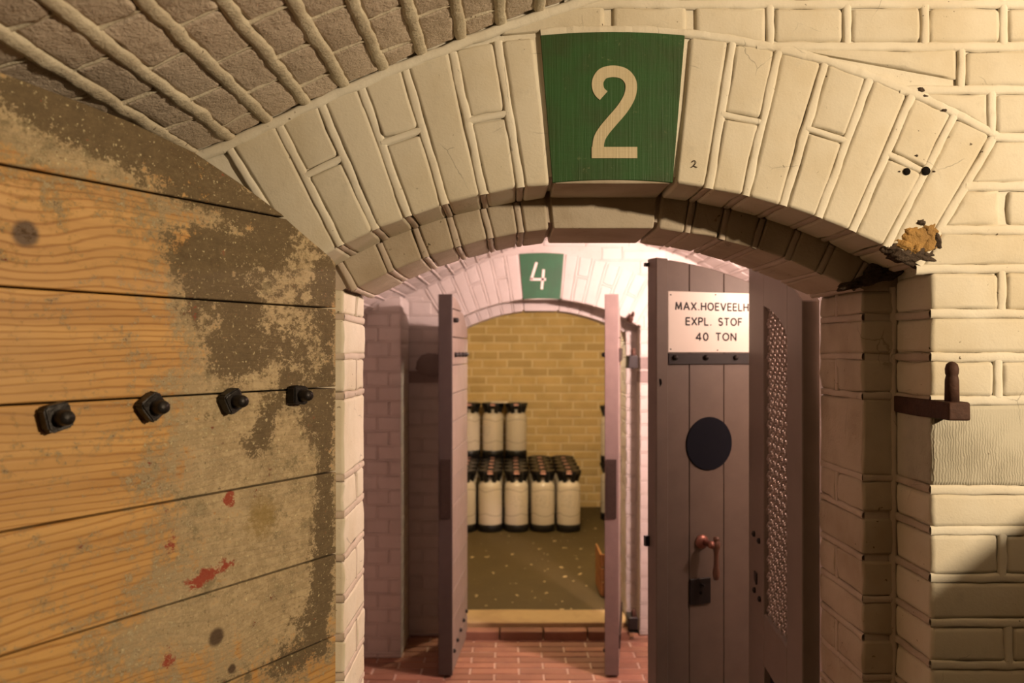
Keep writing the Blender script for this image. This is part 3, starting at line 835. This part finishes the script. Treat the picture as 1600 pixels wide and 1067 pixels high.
# brown paint remains, sharp ragged edge
brown = stain('brown', total([B(380,400,.095,.075,1.15), B(440,350,.06,.05,1.0), B(300,390,.05,.035,.9), B(390,530,.075,.050,1.1), B(470,550,.04,.09,.8), B(515,560,.018,.22,1.), B(505,700,.022,.10,.9), B(418,660,.028,.028,1.), B(400,690,.03,.025,.9),
    B(420,335,.10,.018,.9), B(300,262,.10,.040,1.0), B(210,215,.08,.035,.95), B(130,185,.09,.032,.95), B(30,140,.09,.035,.85), B(300,300,.08,.018,.5), B(505,850,.03,.10,1.), B(470,1000,.05,.06,.85), B(500,450,.03,.06,1.), B(430,1040,.10,.02,.7), B(322,650,.012,.008,.8), B(490,640,.035,.05,.8), B(440,610,.05,.03,.7), B(360,560,.05,.04,.85), B(505,920,.03,.10,.9), B(330,445,.05,.05,.6)]))
bn = n.ramp(n.math('ADD', brown, n.math('MULTIPLY', n.math('SUBTRACT', nn, .8), 5.6)), .62, .78)
bc_ = n.mix(n.ramp(n2, .35, .7), (.075,.050,.024), (.150,.105,.052))
c = n.mix(n.math('MULTIPLY', bn, .93), c, bc_)
# pale and dark speckle
sp = n.ramp(n3, .605, .66); c = n.mix(n.math('MULTIPLY', n.math('MULTIPLY', sp, .75), n.math('ADD', fm, bn, clamp=True)), c, (.56,.47,.27))
sp2 = n.ramp(n.noise(p, 130, 5, .75), .58, .66); c = n.mix(n.math('MULTIPLY', n.math('MULTIPLY', sp2, .7), fm), c, (.115,.085,.042))
yel = n.ramp(n.math('ADD', stain('moss', total([B(410,810,.05,.045), B(360,900,.06,.04,.6)])), n.math('MULTIPLY', n.math('SUBTRACT', nn, .8), 1.5)), .55, 1.0); c = n.mix(n.math('MULTIPLY', yel, .65), c, (.21,.135,.03))
red = n.ramp(n.math('ADD', stain('red', total([B(357,782,.016,.015,1.2), B(262,800,.006,.006), B(268,850,.010,.022,1.), B(312,908,.022,.010,1.2), B(345,885,.03,.010,.9), B(262,1030,.012,.022,.9)])), n.math('MULTIPLY', n.math('SUBTRACT', nn, .8), 4.5)), .62, .76)
c = n.mix(n.math('MULTIPLY', red, .85), c, (.25,.018,.006))
for (t, z), rad in ((kt[0], .013), (kt[1], .011), (dpt(362,1045), .006)):
    d = n.vm('LENGTH', n.mapping(p, (1,0,1), (-t,0,-z)), (0,0,0)); d = n.math('ADD', d, n.math('MULTIPLY', n.math('SUBTRACT', n2, .5), .010))
    c = n.mix(n.ramp(d, rad*.75, rad*1.35, .90, 0), c, (.055,.030,.016))
n.put(b.inputs['Base Color'], c)
n.put(b.inputs['Roughness'], n.ramp(fm, 0, 1, .5, .85))
n.bump(b, n.math('ADD', n.math('MULTIPLY', gr, .25), n.math('ADD', n.math('MULTIPLY', n2, fm), n.math('MULTIPLY', bn, .5))), .45, .002)
M['pine'] = m

TOP = [dpt(*q) for q in ((527,412),(516,401),(469,361),(441,335),(375,286),(305,239),(234,205),(202,190),(127,160),(70,139),(0,113))]
TOP = [(0., TOP[0][1])]+TOP[1:]+[(.505, TOP[-1][1])]
def top_at(t, top):
    for (a, za), (b_, zb) in zip(top, top[1:]):
        if t <= b_: return za+(zb-za)*(t-a)/(b_-a) if b_ > a else za
    return top[-1][1]
def plank_leaf(root, width, thick, seams, top, m, wob=.0015, gap=.0012):
    """horizontal planks cut to the arch; local x from hinge, +y the seen face"""
    edges = [max(z for _, z in top)+.01]+seams
    out = []
    for k in range(len(edges)-1):
        zt, zb = edges[k]-gap, edges[k+1]+gap
        poly = [(0, zb), (width, zb)]
        xs = sorted(set([0, width]+[t for t, _ in top if 0 < t < width]+[width*i/20 for i in range(21)]), reverse=True)
        up = []
        for t in xs:
            z = min(zt, top_at(t, top))
            if z > zb+.0005: up.append((t, z))
            elif up:
                pt = up[-1][0]; up.append(((pt+t)/2, zb+.001)); break
        if not up: continue
        lo = min(u[0] for u in up)
        poly = [(lo if lo > 0 else 0, zb), (width, zb)]+up
        if abs(poly[0][0]-poly[-1][0]) < 1e-6 and abs(poly[0][1]-poly[-1][1]) < 2e-3: poly.pop()
        out.append(prism('plank', poly, -thick, random.uniform(-.0008, .0008), m, root, bev=.0012))
    return out
def add_stains(o):
    bm = bmesh.new(); bm.from_mesh(o.data)
    xs = [v.co.x for v in bm.verts]; zs = [v.co.z for v in bm.verts]
    for ax, lo, hi in ((0, min(xs), max(xs)), (2, min(zs), max(zs))):
        q = lo+.009
        while q < hi:
            co = Vector((0,0,0)); co[ax] = q; no = Vector((0,0,0)); no[ax] = 1
            bmesh.ops.bisect_plane(bm, geom=bm.verts[:]+bm.edges[:]+bm.faces[:], plane_co=co, plane_no=no); q += .009
    bm.to_mesh(o.data); bm.free()
    for key, l in STAIN.items():
        at = o.data.attributes.new(key, 'FLOAT', 'POINT')
        at.data.foreach_set('value', [stain_value(l, v.co.x, v.co.z) for v in o.data.vertices])
door = empty('door_leaf', (DX, DY, 0), DANG, 'weathered pine plank door leaf with four black nuts, open on the left', 'door')
seams = [E+s for s in (.1915, .0665, -.0555, -.1855, -.3125, -.439, -.565, -.69, -.815, -.94, -1.065, -1.19, -1.31, -1.42)]
plank_leaf(door, .505, .055, [s_ for s_ in seams], TOP, M['pine'])
for o in list(door.children): add_stains(o)
# iron strap on the rear side that the bolts hold
mb = MB(); zb = dpt(357,626)[1]; mb.box(-.01, .49, -.063, -.0555, zb-.025, zb+.025); mb.build('hinge_strap', M['iron'], door)
for (x, y, s) in ((80,651,1.0),(230,635,1.0),(355,626,.98),(458,617,.96)):
    t, z = dpt(x, y)
    bolt = lathe('bolt', [(.0085*s,-.02),(.0085*s,.030),(.0070*s,.034),(0,.0345)], M['nut'], door, (t, 0, z), axis='Y', n_=14)
    w_ = .0165*s; a0 = random.uniform(0,1.5)
    poly = [(w_*math.cos(a0+k*math.pi/2+d_)*1.1, w_*math.sin(a0+k*math.pi/2+d_)*1.1) for k in range(4) for d_ in (-.12,.12)]
    q = prism('nut', poly, .001, .017, M['nut'], bolt, bev=.002, seg=2)
    for v in q.data.vertices: v.co += noise.noise_vector(v.co*120)*.0012

# ------------------------------------------------------------------ IRON PINTLE on the right jamb
pt = empty('door_pintle', (.671, 1.215, E-.0755), 0, 'rusty iron hinge pintle with upright pin on the right jamb', 'hinge')
c8 = box8(-.017, .016, -.022, .15, -.028, 0); hexa('bracket', c8, M['rust'], pt, bev=.003, rough=.0014, div=4)
lathe('pin', [(.0105,-.004),(.0098,.032),(.0090,.036),(.0082,.039),(.0094,.042),(.0098,.049),(.0080,.056),(.0040,.0595),(0,.0605)], M['rust'], pt, (0,0,0), n_=20)

# ------------------------------------------------------------------ GREY DOOR WITH THE SIGN
A20 = math.radians(20); LX, LY = .398, 2.2; cs, sn = math.cos(A20), math.sin(A20)
def lpt(px, py):
    r = (px-797)/1250; u = (r*LY-LX)/(cs-r*sn); return u, E+(549-py)/1250*(LY+sn*u)
gd = empty('door_leaf', (LX, LY, 0), A20, 'grey plank door leaf with a white sign and black disc', 'door')
def ltop(u): return E+.257-(1.15-math.sqrt(1.15**2-(u+.05)**2))
LW = .50
def arched(u0, u1, zb, extra=0.):
    k = 6; return [(u0, zb), (u1, zb)]+[(u1-(u1-u0)*i/k, ltop(u1-(u1-u0)*i/k)+extra) for i in range(k+1)]
prism('stile', arched(.0, .0375, .02, .002), -.008, .040, M['grey'], gd, bev=.002)
us = [.0385, .110, .2237, .337, .4500, LW]
for a, b_ in zip(us, us[1:]): prism('board', arched(a+.0008, b_-.0008, .02), 0, .032, M['grey'], gd, bev=.0015)
for zc in (E-.9, E-.25, E+.10): 
    mb = MB(); mb.box(.03, LW, .0325, .05, zc-.05, zc+.05); mb.build('ledge', M['grey'], gd)
_, z0 = lpt(1100, 569); _, z1 = lpt(1100, 552)
prism('iron_strap', [(.040, z0), (LW, z0), (LW, z1), (.040, z1)], -.006, .001, M['blackiron'], gd, bev=.001)
for x in (1053, 1101, 1147.5):
    u, z = lpt(x, 558.5); lathe('strap_bolt', [(.0078,.0),(.0074,-.004),(.005,-.0065),(0,-.0072)][::-1], M['nut'], gd, (u, -.006, z), axis='Y', n_=14)
u, z = lpt(1107.7, 693); lathe('black_disc', [(0,-.0035),(.074,-.0035),(.0755,-.002),(.0755,.0005)], M['disc'], gd, (u, 0, z), axis='Y', n_=48, label='round black plate', smooth=False)
# latch tongues on the free edge
for (y, hh) in ((846, .028), (413, .010)):
    z = E+(549-y)/1250*2.22; mb = MB(); mb.box(-.012, .004, .028, .040, z-hh/2, z+hh/2); mb.build('latch', M['black'], gd)
# handle: rose, knuckle, drop grip
u, z = lpt(1096, 846)
hd = lathe('door_handle', [(.0,-.012),(.010,-.012),(.017,-.008),(.0205,-.004),(.0205,.0)], M['copper'], gd, (u, 0, z), axis='Y', n_=24)
lathe('knuckle', [(.0085,-.004),(.0085,-.034),(.0105,-.038),(.0105,-.048),(0,-.05)][::-1], M['copper'], hd, (.004, 0, 0), axis='Y', n_=16)
lathe('grip', [(0,-.100),(.007,-.098),(.0095,-.088),(.0105,-.078),(.0070,-.060),(.0065,-.03),(.0085,-.014),(.0110,-.010),(.0110,.006),(.007,.010),(.0095,.014),(.0070,.020),(0,.021)], M['hwood'], hd, (.020, -.042, 0), n_=16)
mb = MB(); mb.tube((.0,-.040,0), (.022,-.042,.0), .008, 10); mb.build('spindle', M['copper'], hd, smooth=True)
u0, z0 = lpt(1077, 945); u1, z1 = lpt(1109, 901)
lk = prism('lock_plate', [(u0, z0), (u1, z0), (u1, z1), (u0, z1)], -.006, .001, M['blackiron'], gd, bev=.0015)
lathe('keyhole', [(0,-.0012),(.0045,-.0012),(.0045,.001)], M['hole'], lk, ((u0+u1)/2, -.0062, (z0+z1)/2-.004), axis='Y', n_=12)
lathe('knob', [(0,-.012),(.0035,-.011),(.0045,-.006),(.003,0)], M['nut'], lk, ((u0+u1)/2+.003, -.006, (z0+z1)/2+.018), axis='Y', n_=12)
prism('chip', [(0,0),(.006,.010),(.003,.022),(-.003,.022),(-.002,.012)], -.0002, .0006, M['hole'], gd, bev=0).location = (lpt(1029,604)[0], -.0085, lpt(1029,604)[1])
# the sign
sz0 = lpt(1100, 551)[1]; sz1 = lpt(1100, 456.5)[1]
sign = empty('warning_sign', (LX, LY, 0), A20, 'white enamel sign reading MAX.HOEVEELH EXPL. STOF 40 TON on the grey door', 'sign')
prism('sign_plate', [(.040, sz0+.001), (.385, sz0+.001), (.385, sz1), (.040, sz1)], -.0035, -.0006, M['sign'], sign, bev=.0008)
for (x, y) in ((1047,460.5),(1117,460.5),(1047,545.5),(1120,547)):
    u, z = lpt(x, y); lathe('screw', [(0,-.0012),(.0018,-.0010),(.0022,0)], M['nut'], sign, (u, -.0035, z), axis='Y', n_=10)
def ell(cx, cy, rx, ry, a0=0, a1=360, k=14): return [(cx+rx*math.cos(math.radians(a0+(a1-a0)*i/k)), cy+ry*math.sin(math.radians(a0+(a1-a0)*i/k))) for i in range(k+1)]
GL = {  # strokes on a cell of the given width, height 1
 'M': (.80, [[(.02,0),(.10,1),(.40,.12),(.70,1),(.78,0)]]), 'A': (.72, [[(0,0),(.36,1),(.72,0)],[(.12,.32),(.60,.32)]]),
 'X': (.62, [[(0,0),(.62,1)],[(0,1),(.62,0)]]), '.': (.14, [[(.07,.0),(.07,.05)]]), 'H': (.58, [[(0,0),(0,1)],[(.58,0),(.58,1)],[(0,.52),(.58,.52)]]),
 'O': (.74, [ell(.37,.5,.37,.5)]), 'E': (.46, [[(.46,1),(0,1),(0,0),(.46,0)],[(0,.52),(.42,.52)]]), 'V': (.66, [[(0,1),(.33,0),(.66,1)]]),
 'L': (.44, [[(0,1),(0,0),(.44,0)]]), 'I': (.05, [[(.02,0),(.02,1)]]), 'D': (.62, [[(0,0),(0,1),(.2,1)]+ell(.2,.5,.42,.5,90,-90,10)+[(.2,0),(0,0)]]),
 'P': (.50, [[(0,0),(0,1),(.25,1)]+ell(.25,.74,.25,.26,90,-90,8)+[(0,.48)]]), 'S': (.50, [ell(.25,.75,.23,.25,35,270,10)+ell(.25,.25,.25,.25,90,-145,10)]),
 'T': (.58, [[(0,1),(.58,1)],[(.29,1),(.29,0)]]), 'F': (.44, [[(.44,1),(0,1),(0,0)],[(0,.52),(.38,.52)]]), 'N': (.62, [[(0,0),(0,1),(.62,0),(.62,1)]]),
 '4': (.62, [[(.46,0),(.46,1),(0,.26),(.62,.26)]]), '0': (.56, [ell(.28,.5,.28,.5)]), ' ': (.42, [])}
def text(s_, ua, ub, zb, zt, parent, m):
    gap = .30; tot = sum(GL[ch][0] for ch in s_)+gap*(len(s_)-1); hgt = zt-zb; kx = (ub-ua)/tot; x = 0; wd = .0040
    for ch in s_:
        cw_, st = GL[ch]; mb = MB()
        for pl in st:
            P = [(ua+(x+p[0])*kx, zb+p[1]*hgt) for p in pl]
            for a, b_ in zip(P, P[1:]):
                d = Vector((b_[0]-a[0], 0, b_[1]-a[1])); L = max(d.length, 1e-6); d /= L; q = Vector((-d.z, 0, d.x))*wd/2; e = d*wd*.25
                A = Vector((a[0], -.0042, a[1]))-e; B_ = Vector((b_[0], -.0042, b_[1]))+e
                mb.quad(A+q, B_+q, B_-q, A-q)
                for o1, o2 in ((q, q), (-q, -q)): mb.quad(A+o1, B_+o2, B_+o2+Vector((0,.0006,0)), A+o1+Vector((0,.0006,0)))
        if mb.v: mb.build('letter', m, parent)
        x += cw_+gap
for s_, xa, xb, ya, yb in (('MAX.HOEVEELHEID', 1054.5, 1189.5, 483.5, 472.5), ('EXPL. STOF', 1071, 1157.5, 507.5, 496.5), ('40 TON', 1086.5, 1148.5, 531.5, 520.5)):
    text(s_, lpt(xa, ya)[0], lpt(xb, ya)[0], lpt(xa, ya)[1], lpt(xa, yb)[1], sign, M['letter'])

# ------------------------------------------------------------------ MESH GATE in front of it
k_ = .09; GX, GY = .576, 1.578; gv = Vector((k_, 1)).normalized(); GA = math.atan2(gv.y, gv.x)
def gpt(px, py):
    r = (px-797)/1250; s = (GX-r*GY)/(r*gv.y-gv.x); return s, E+(549-py)/1250*(GY+gv.y*s)
gate = empty('gate_leaf', (GX, GY, 0), GA, 'grey framed gate leaf with a wire mesh window beside the right jamb', 'gate')
GW = gpt(1170, 414)[0]
gt = lambda s: E+intr(AX+.4385-s*.4385/GW*1.0, R2)+.002 if s < GW else E+.2153
s_f = gpt(1193, 700)[0]; s_n = gpt(1229.5, 700)[0]
def gcol(s0, s1, zb, zt=None):
    k = 6; return [(s0, zb), (s1, zb)]+[(s1-(s1-s0)*i/k, gt(s1-(s1-s0)*i/k) if zt is None else zt) for i in range(k+1 if zt is None else 0)]+([(s1,zt),(s0,zt)] if zt is not None else [])
prism('stile', gcol(0, s_n, .03), -.035, 0, M['grey2'], gate, bev=.002)
prism('stile', gcol(s_f, GW, .03), -.035, 0, M['grey2'], gate, bev=.002)
zo = [gpt(1226,513), gpt(1217.8,498.8), gpt(1203.7,483.6), gpt(1193,478)]
k = 6; head = [(s_f-(s_f-s_n)*i/k, gt(s_f-(s_f-s_n)*i/k)) for i in range(k+1)]
prism('arched_rail', [(s_n, zo[0][1]-.02)]+[(max(s_n, min(s_f, q[0])), q[1]) for q in zo]+[(s_f, zo[-1][1]+.0005)]+head, -.035, 0, M['grey2'], gate, bev=0)
zr1, zr0 = E-.625, E-.752
prism('middle_rail', [(s_n, zr0), (s_f, zr0), (s_f, zr1), (s_n, zr1)], -.035, 0, M['grey2'], gate, bev=.004)
prism('bottom_rail', [(s_n, .03), (s_f, .03), (s_f, .16), (s_n, .16)], -.035, 0, M['grey2'], gate, bev=.002)
prism('lower_panel', [(s_n, .16), (s_f, .16), (s_f, zr0), (s_n, zr0)], -.024, -.016, M['disc'], gate, bev=0, label='dark lower panel')
mb = MB(); cw, ch = .022, .020; na = int((s_f-s_n)/cw)+1; nb = int((zo[-1][1]-zr1)/ch)+1
for i in range(na):
    for j in range(nb):
        x0, zc = s_n+i*cw, zr1+j*ch
        top = zo[0][1]+(zo[-1][1]-zo[0][1])*min(1, max(0, (x0-s_n)/(s_f-s_n)))**.6+.01
        if zc > top: continue
        for (a, b_) in (((x0, zc), (x0+cw/2, zc+ch/2)), ((x0+cw/2, zc+ch/2), (x0+cw, zc)), ((x0, zc+ch), (x0+cw/2, zc+ch/2)), ((x0+cw/2, zc+ch/2), (x0+cw, zc+ch))):
            mb.tube((a[0], -.012+.005*((i+j)%2), a[1]), (b_[0], -.016, b_[1]), .0030, 4)
mb.build('wire_mesh', M['wire'], gate, smooth=True, kind='stuff')
for (x, y) in ((1179,834),(1187,845),(1180,922),(1188,936)):
    s, z = gpt(x, y); lathe('bolt', [(.0075,0),(.0070,.005),(0,.008)], M['nut'], gate, (s, 0, z), axis='Y', n_=12)
s, z = gpt(1182, 900); prism('keyhole_plate', [(s-.010,z-.020),(s+.014,z-.010),(s+.014,z+.010),(s-.012,z+.010)], 0, .004, M['blackiron'], gate, bev=.001)

# ------------------------------------------------------------------ LEAVES OF DOORWAY 4
def far_leaf(root, thick, lift, me):
    Wd = .50; top = [(Wd*i/14, E+intr(AX+W1*(1-i/14*.96), R1)-.018) for i in range(15)]
    sm = [E+.19-.126*k for k in range(13)]; sm = [s for s in sm if s > .06]+[lift]
    plank_leaf(root, Wd, thick, sm, top, M['greyplank'], gap=.0022)
    zc = E-.015
    for x in (.10,.21,.32,.43): lathe('bolt', [(.012,-.002),(.012,.010),(.007,.018),(0,.02)], M['nut'], root, (x, 0, zc), axis='Y', n_=10)
    for i in range(5): lathe('bolt', [(.009,-.002),(.009,.008),(0,.012)], M['nut'], root, (.06+.10*i, 0, .15-.012*i), axis='Y', n_=10)
    mb = MB(); mb.box(0, .48, -thick-.008, -thick+.001, zc-.03, zc+.03); mb.build('hinge_strap', M['iron'], root)
    mb = MB(); mb.box(0, .48, -thick-.008, -thick+.001, .12, .18); mb.build('hinge_strap', M['iron'], root)
    # free edge board with a lock plate; left leaf's shade is painted in
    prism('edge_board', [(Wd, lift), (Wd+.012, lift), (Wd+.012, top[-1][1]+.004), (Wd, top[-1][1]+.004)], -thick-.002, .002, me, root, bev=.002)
    prism('lock_plate', [(Wd+.012, E-.735), (Wd+.016, E-.735), (Wd+.016, E-.475), (Wd+.012, E-.475)], -thick+.008, -.004, M['iron'], root, bev=.001)
# left leaf: seen face looks to the right (+y local)
a = math.atan2(3.535-4.035, (-.256)-(-.215)); lf = empty('door_leaf', (-.215, 4.035, 0), a, 'left leaf of doorway 4, whitewashed planks, standing open into the corridor', 'door')
far_leaf(lf, .058, .012, M['gleaf_shaded'])
lathe('bolt', [(.012,0),(.012,.02),(0,.026)], M['nut'], lf, (.46, 0, E+.14), axis='Y', n_=10)
# right leaf, mirrored: its seen side is the outer one
a = math.atan2(3.535-4.035, .420-.500); rf = empty('door_leaf', (.500, 4.035, 0), a, 'right leaf of doorway 4, pinkish grey edge with dark lock plate', 'door')
rf.scale = (1,-1,1); far_leaf(rf, .058, .012, M['gleaf'])
for nm, zz in (('upper', E-.05), ('lower', .09)):
    q = empty('door_pintle', (.612, 4.0, zz), 0, 'black iron pintle block %s on the wall right of doorway 4' % ('at mid height' if nm == 'upper' else 'near the floor'), 'hinge')
    hexa('bracket', box8(-.026, .024, -.03, .06, -.035, .03), M['blackiron'], q, bev=.006, rough=.003)
    lathe('pin', [(.013,.0),(.012,.055),(.006,.066),(0,.068)], M['rust'], q, (.004,-.01,.0), n_=12)
q = empty('wall_hook', (.604, 4.02, E+.165), 0, 'small rusty hook on the wall above the pintle of doorway 4', 'hook')
lump('hook_plate', (0,0,0), (.016,.03,.020), M['rust'], q, 4); lump('hook_tip', (.012,-.01,.022), (.008,.010,.013), M['rust'], q, 6)
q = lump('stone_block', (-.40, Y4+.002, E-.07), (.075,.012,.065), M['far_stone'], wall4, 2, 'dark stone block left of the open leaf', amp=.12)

# ------------------------------------------------------------------ KEGS
m, nt, b = mat('keg_shell', .16, 0, .5); n = N(nt); p = n.obj()
sp_ = n.new('ShaderNodeSeparateXYZ'); n.put(sp_.inputs[0], p); x_, y_, z_ = sp_.outputs
th = n.math('ARCTAN2', y_, x_); off = n.math('MULTIPLY', n.rnd(), 6.28)
th = n.math('ADD', th, off)
w1 = n.math('MULTIPLY', n.math('ABSOLUTE', n.math('SINE', n.math('MULTIPLY', th, 1.5))), .022)
l1 = n.math('ABSOLUTE', n.math('SUBTRACT', z_, n.math('ADD', w1, .305))); l2 = n.math('ABSOLUTE', n.math('SUBTRACT', z_, n.math('SUBTRACT', .145, w1)))
ln = n.ramp(n.math('MINIMUM', l1, l2), .0018, .0035, 1, 0)
c = n.mix(n.noise(p, 6), (.62,.57,.48), (.54,.48,.39)); c = n.mix(n.math('MULTIPLY', ln, .55), c, (.10,.08,.05))
cb = n.new('ShaderNodeCombineXYZ'); n.put(cb.inputs[0], n.math('MULTIPLY', th, 12)); n.put(cb.inputs[1], n.math('MULTIPLY', z_, 130)); 
blk = n.ramp(n.noise(cb.outputs[0], 1, 1), .60, .64)
zone = n.math('MULTIPLY', n.ramp(n.math('ABSOLUTE', n.math('SUBTRACT', z_, .235)), .045, .055, 1, 0), n.ramp(n.math('SINE', n.math('MULTIPLY', th, 2)), .1, .2))
c = n.mix(n.math('MULTIPLY', n.math('MULTIPLY', blk, zone), .7), c, (.09,.09,.045))
n.put(b.inputs['Base Color'], c); M['keg'] = m
def make_keg():
    r = empty('keg', (0,0,0))
    lathe('shell', [(.070,.03),(.090,.045),(.092,.06),(.092,.34),(.088,.358),(.074,.376),(.052,.388),(.034,.394),(.030,.41),(0,.412)], M['keg'], r, n_=28)
    lathe('base_cup', [(.088,0),(.094,.004),(.095,.055),(.0925,.058),(.088,.05)], M['black'], r, n_=28)
    # top grip: hexagonal plate on four posts around the valve
    mb = MB(); hexp = [(  .0985*math.cos(k*math.pi/3), .0985*math.sin(k*math.pi/3)) for k in range(6)]
    for k in range(6):
        a_, b2 = hexp[k], hexp[(k+1)%6]; s = .42
        for z0, z1 in ((.440,.465),):
            mb.quad((a_[0],a_[1],z0),(b2[0],b2[1],z0),(b2[0],b2[1],z1),(a_[0],a_[1],z1))
            mb.quad((a_[0],a_[1],z1),(b2[0],b2[1],z1),(b2[0]*s,b2[1]*s,z1),(a_[0]*s,a_[1]*s,z1))
            mb.quad((a_[0]*s,a_[1]*s,z0),(b2[0]*s,b2[1]*s,z0),(b2[0],b2[1],z0),(a_[0],a_[1],z0))
            mb.quad((b2[0]*s,b2[1]*s,z0),(a_[0]*s,a_[1]*s,z0),(a_[0]*s,a_[1]*s,z1),(b2[0]*s,b2[1]*s,z1))
    mb.build('top_grip', M['black'], r)
    mb = MB()
    for k in range(6):
        a_ = hexp[k]; mb.tube((a_[0]*.55,a_[1]*.55,.375), (a_[0]*.80,a_[1]*.80,.45), .020, 6)
    mb.build('grip_posts', M['black'], r)
    lathe('valve', [(.024,.40),(.026,.43),(.026,.440),(.020,.462),(0,.464)], M['black'], r, n_=14)
    mb = MB(); mb.box(-.018,.018,-.094,-.060,.4655,.468); mb.build('tab', M['pink'], r, label='pink tab on the grip')
    mb = MB(); mb.box(-.020,.020,-.0895,-.084,.444,.456); mb.build('tab', M['pink'], r, label='pink tab on the grip')
    return r
def copy_tree(o, parent=None):
    c = o.copy(); C.objects.link(c); c.parent = parent
    for ch in list(o.children): copy_tree(ch, c)
    return c
keg = make_keg(); used = False
COLS = [-.356, -.153, .0495, .252, .4525]; ROWS = [6.18, 6.378, 6.576, 6.774, 6.972]
cn = ['leftmost, mostly hidden column', 'second column from the left', 'middle column', 'fourth column from the left', 'rightmost column']
rn_ = ['front row', 'second row', 'third row', 'fourth row', 'last row by the wall']
def place(x, y, z, label, group):
    global used
    o = keg if not used else copy_tree(keg); used = True
    o.location = (x, y, z); o.rotation_euler = (0,0,random.uniform(-.03,.03)); tag(o, label, 'keg', group); return o
for j, y in enumerate(ROWS):
    for i, x in enumerate(COLS):
        place(x+random.uniform(-.002,.002), y, FZ, 'cream keg on the floor, %s, %s' % (rn_[j].replace(' by the wall',''), cn[i].replace(', mostly hidden','')), 'kegs standing on the magazine floor')
for i in range(3):
    place(COLS[i]+.003, ROWS[4], FZ+.468, 'cream keg stacked on top, %s' % ['nearest the door leaf', 'between its two neighbours', 'at the right end of the upper row'][i], 'kegs stacked on the lower kegs')
place(.84, 6.60, FZ, 'lower keg of the stack half hidden by the right door leaf', 'kegs behind the right leaf')
place(.84, 6.60, FZ+.468, 'upper keg of the stack half hidden by the right door leaf', 'kegs behind the right leaf')
# label sheet lying on the upper kegs
o = hexa('paper_sheet', box8(-.165, -.02, 6.86, 7.02, FZ+.938, FZ+.944), M['sign'], None, bev=.001, rough=.0004)
tag(o, 'pale sheet lying on the stacked upper kegs', 'sheet')
# wooden box by the right leaf
cr = empty('wooden_crate', (.60, 4.62, FZ), 0, 'orange brown wooden crate on the floor behind the right door leaf', 'crate')
for k in range(3):
    prism('slat', [(-.09, .008+.08*k), (.09, .008+.08*k), (.09, .080+.08*k), (-.09, .080+.08*k)], -.13, -.118, M['crate'], cr, bev=.002)
    hexa('slat', box8(-.094, -.082, -.118, .13, .008+.08*k, .080+.08*k), M['crate'], cr, bev=.002, rough=.0005)
hexa('base_board', box8(-.082, .09, -.118, .13, 0, .012), M['crate'], cr, bev=.002, rough=.0005)
hexa('end_board', box8(.082, .092, -.118, .13, .012, .248), M['crate'], cr, bev=.002, rough=.0005)
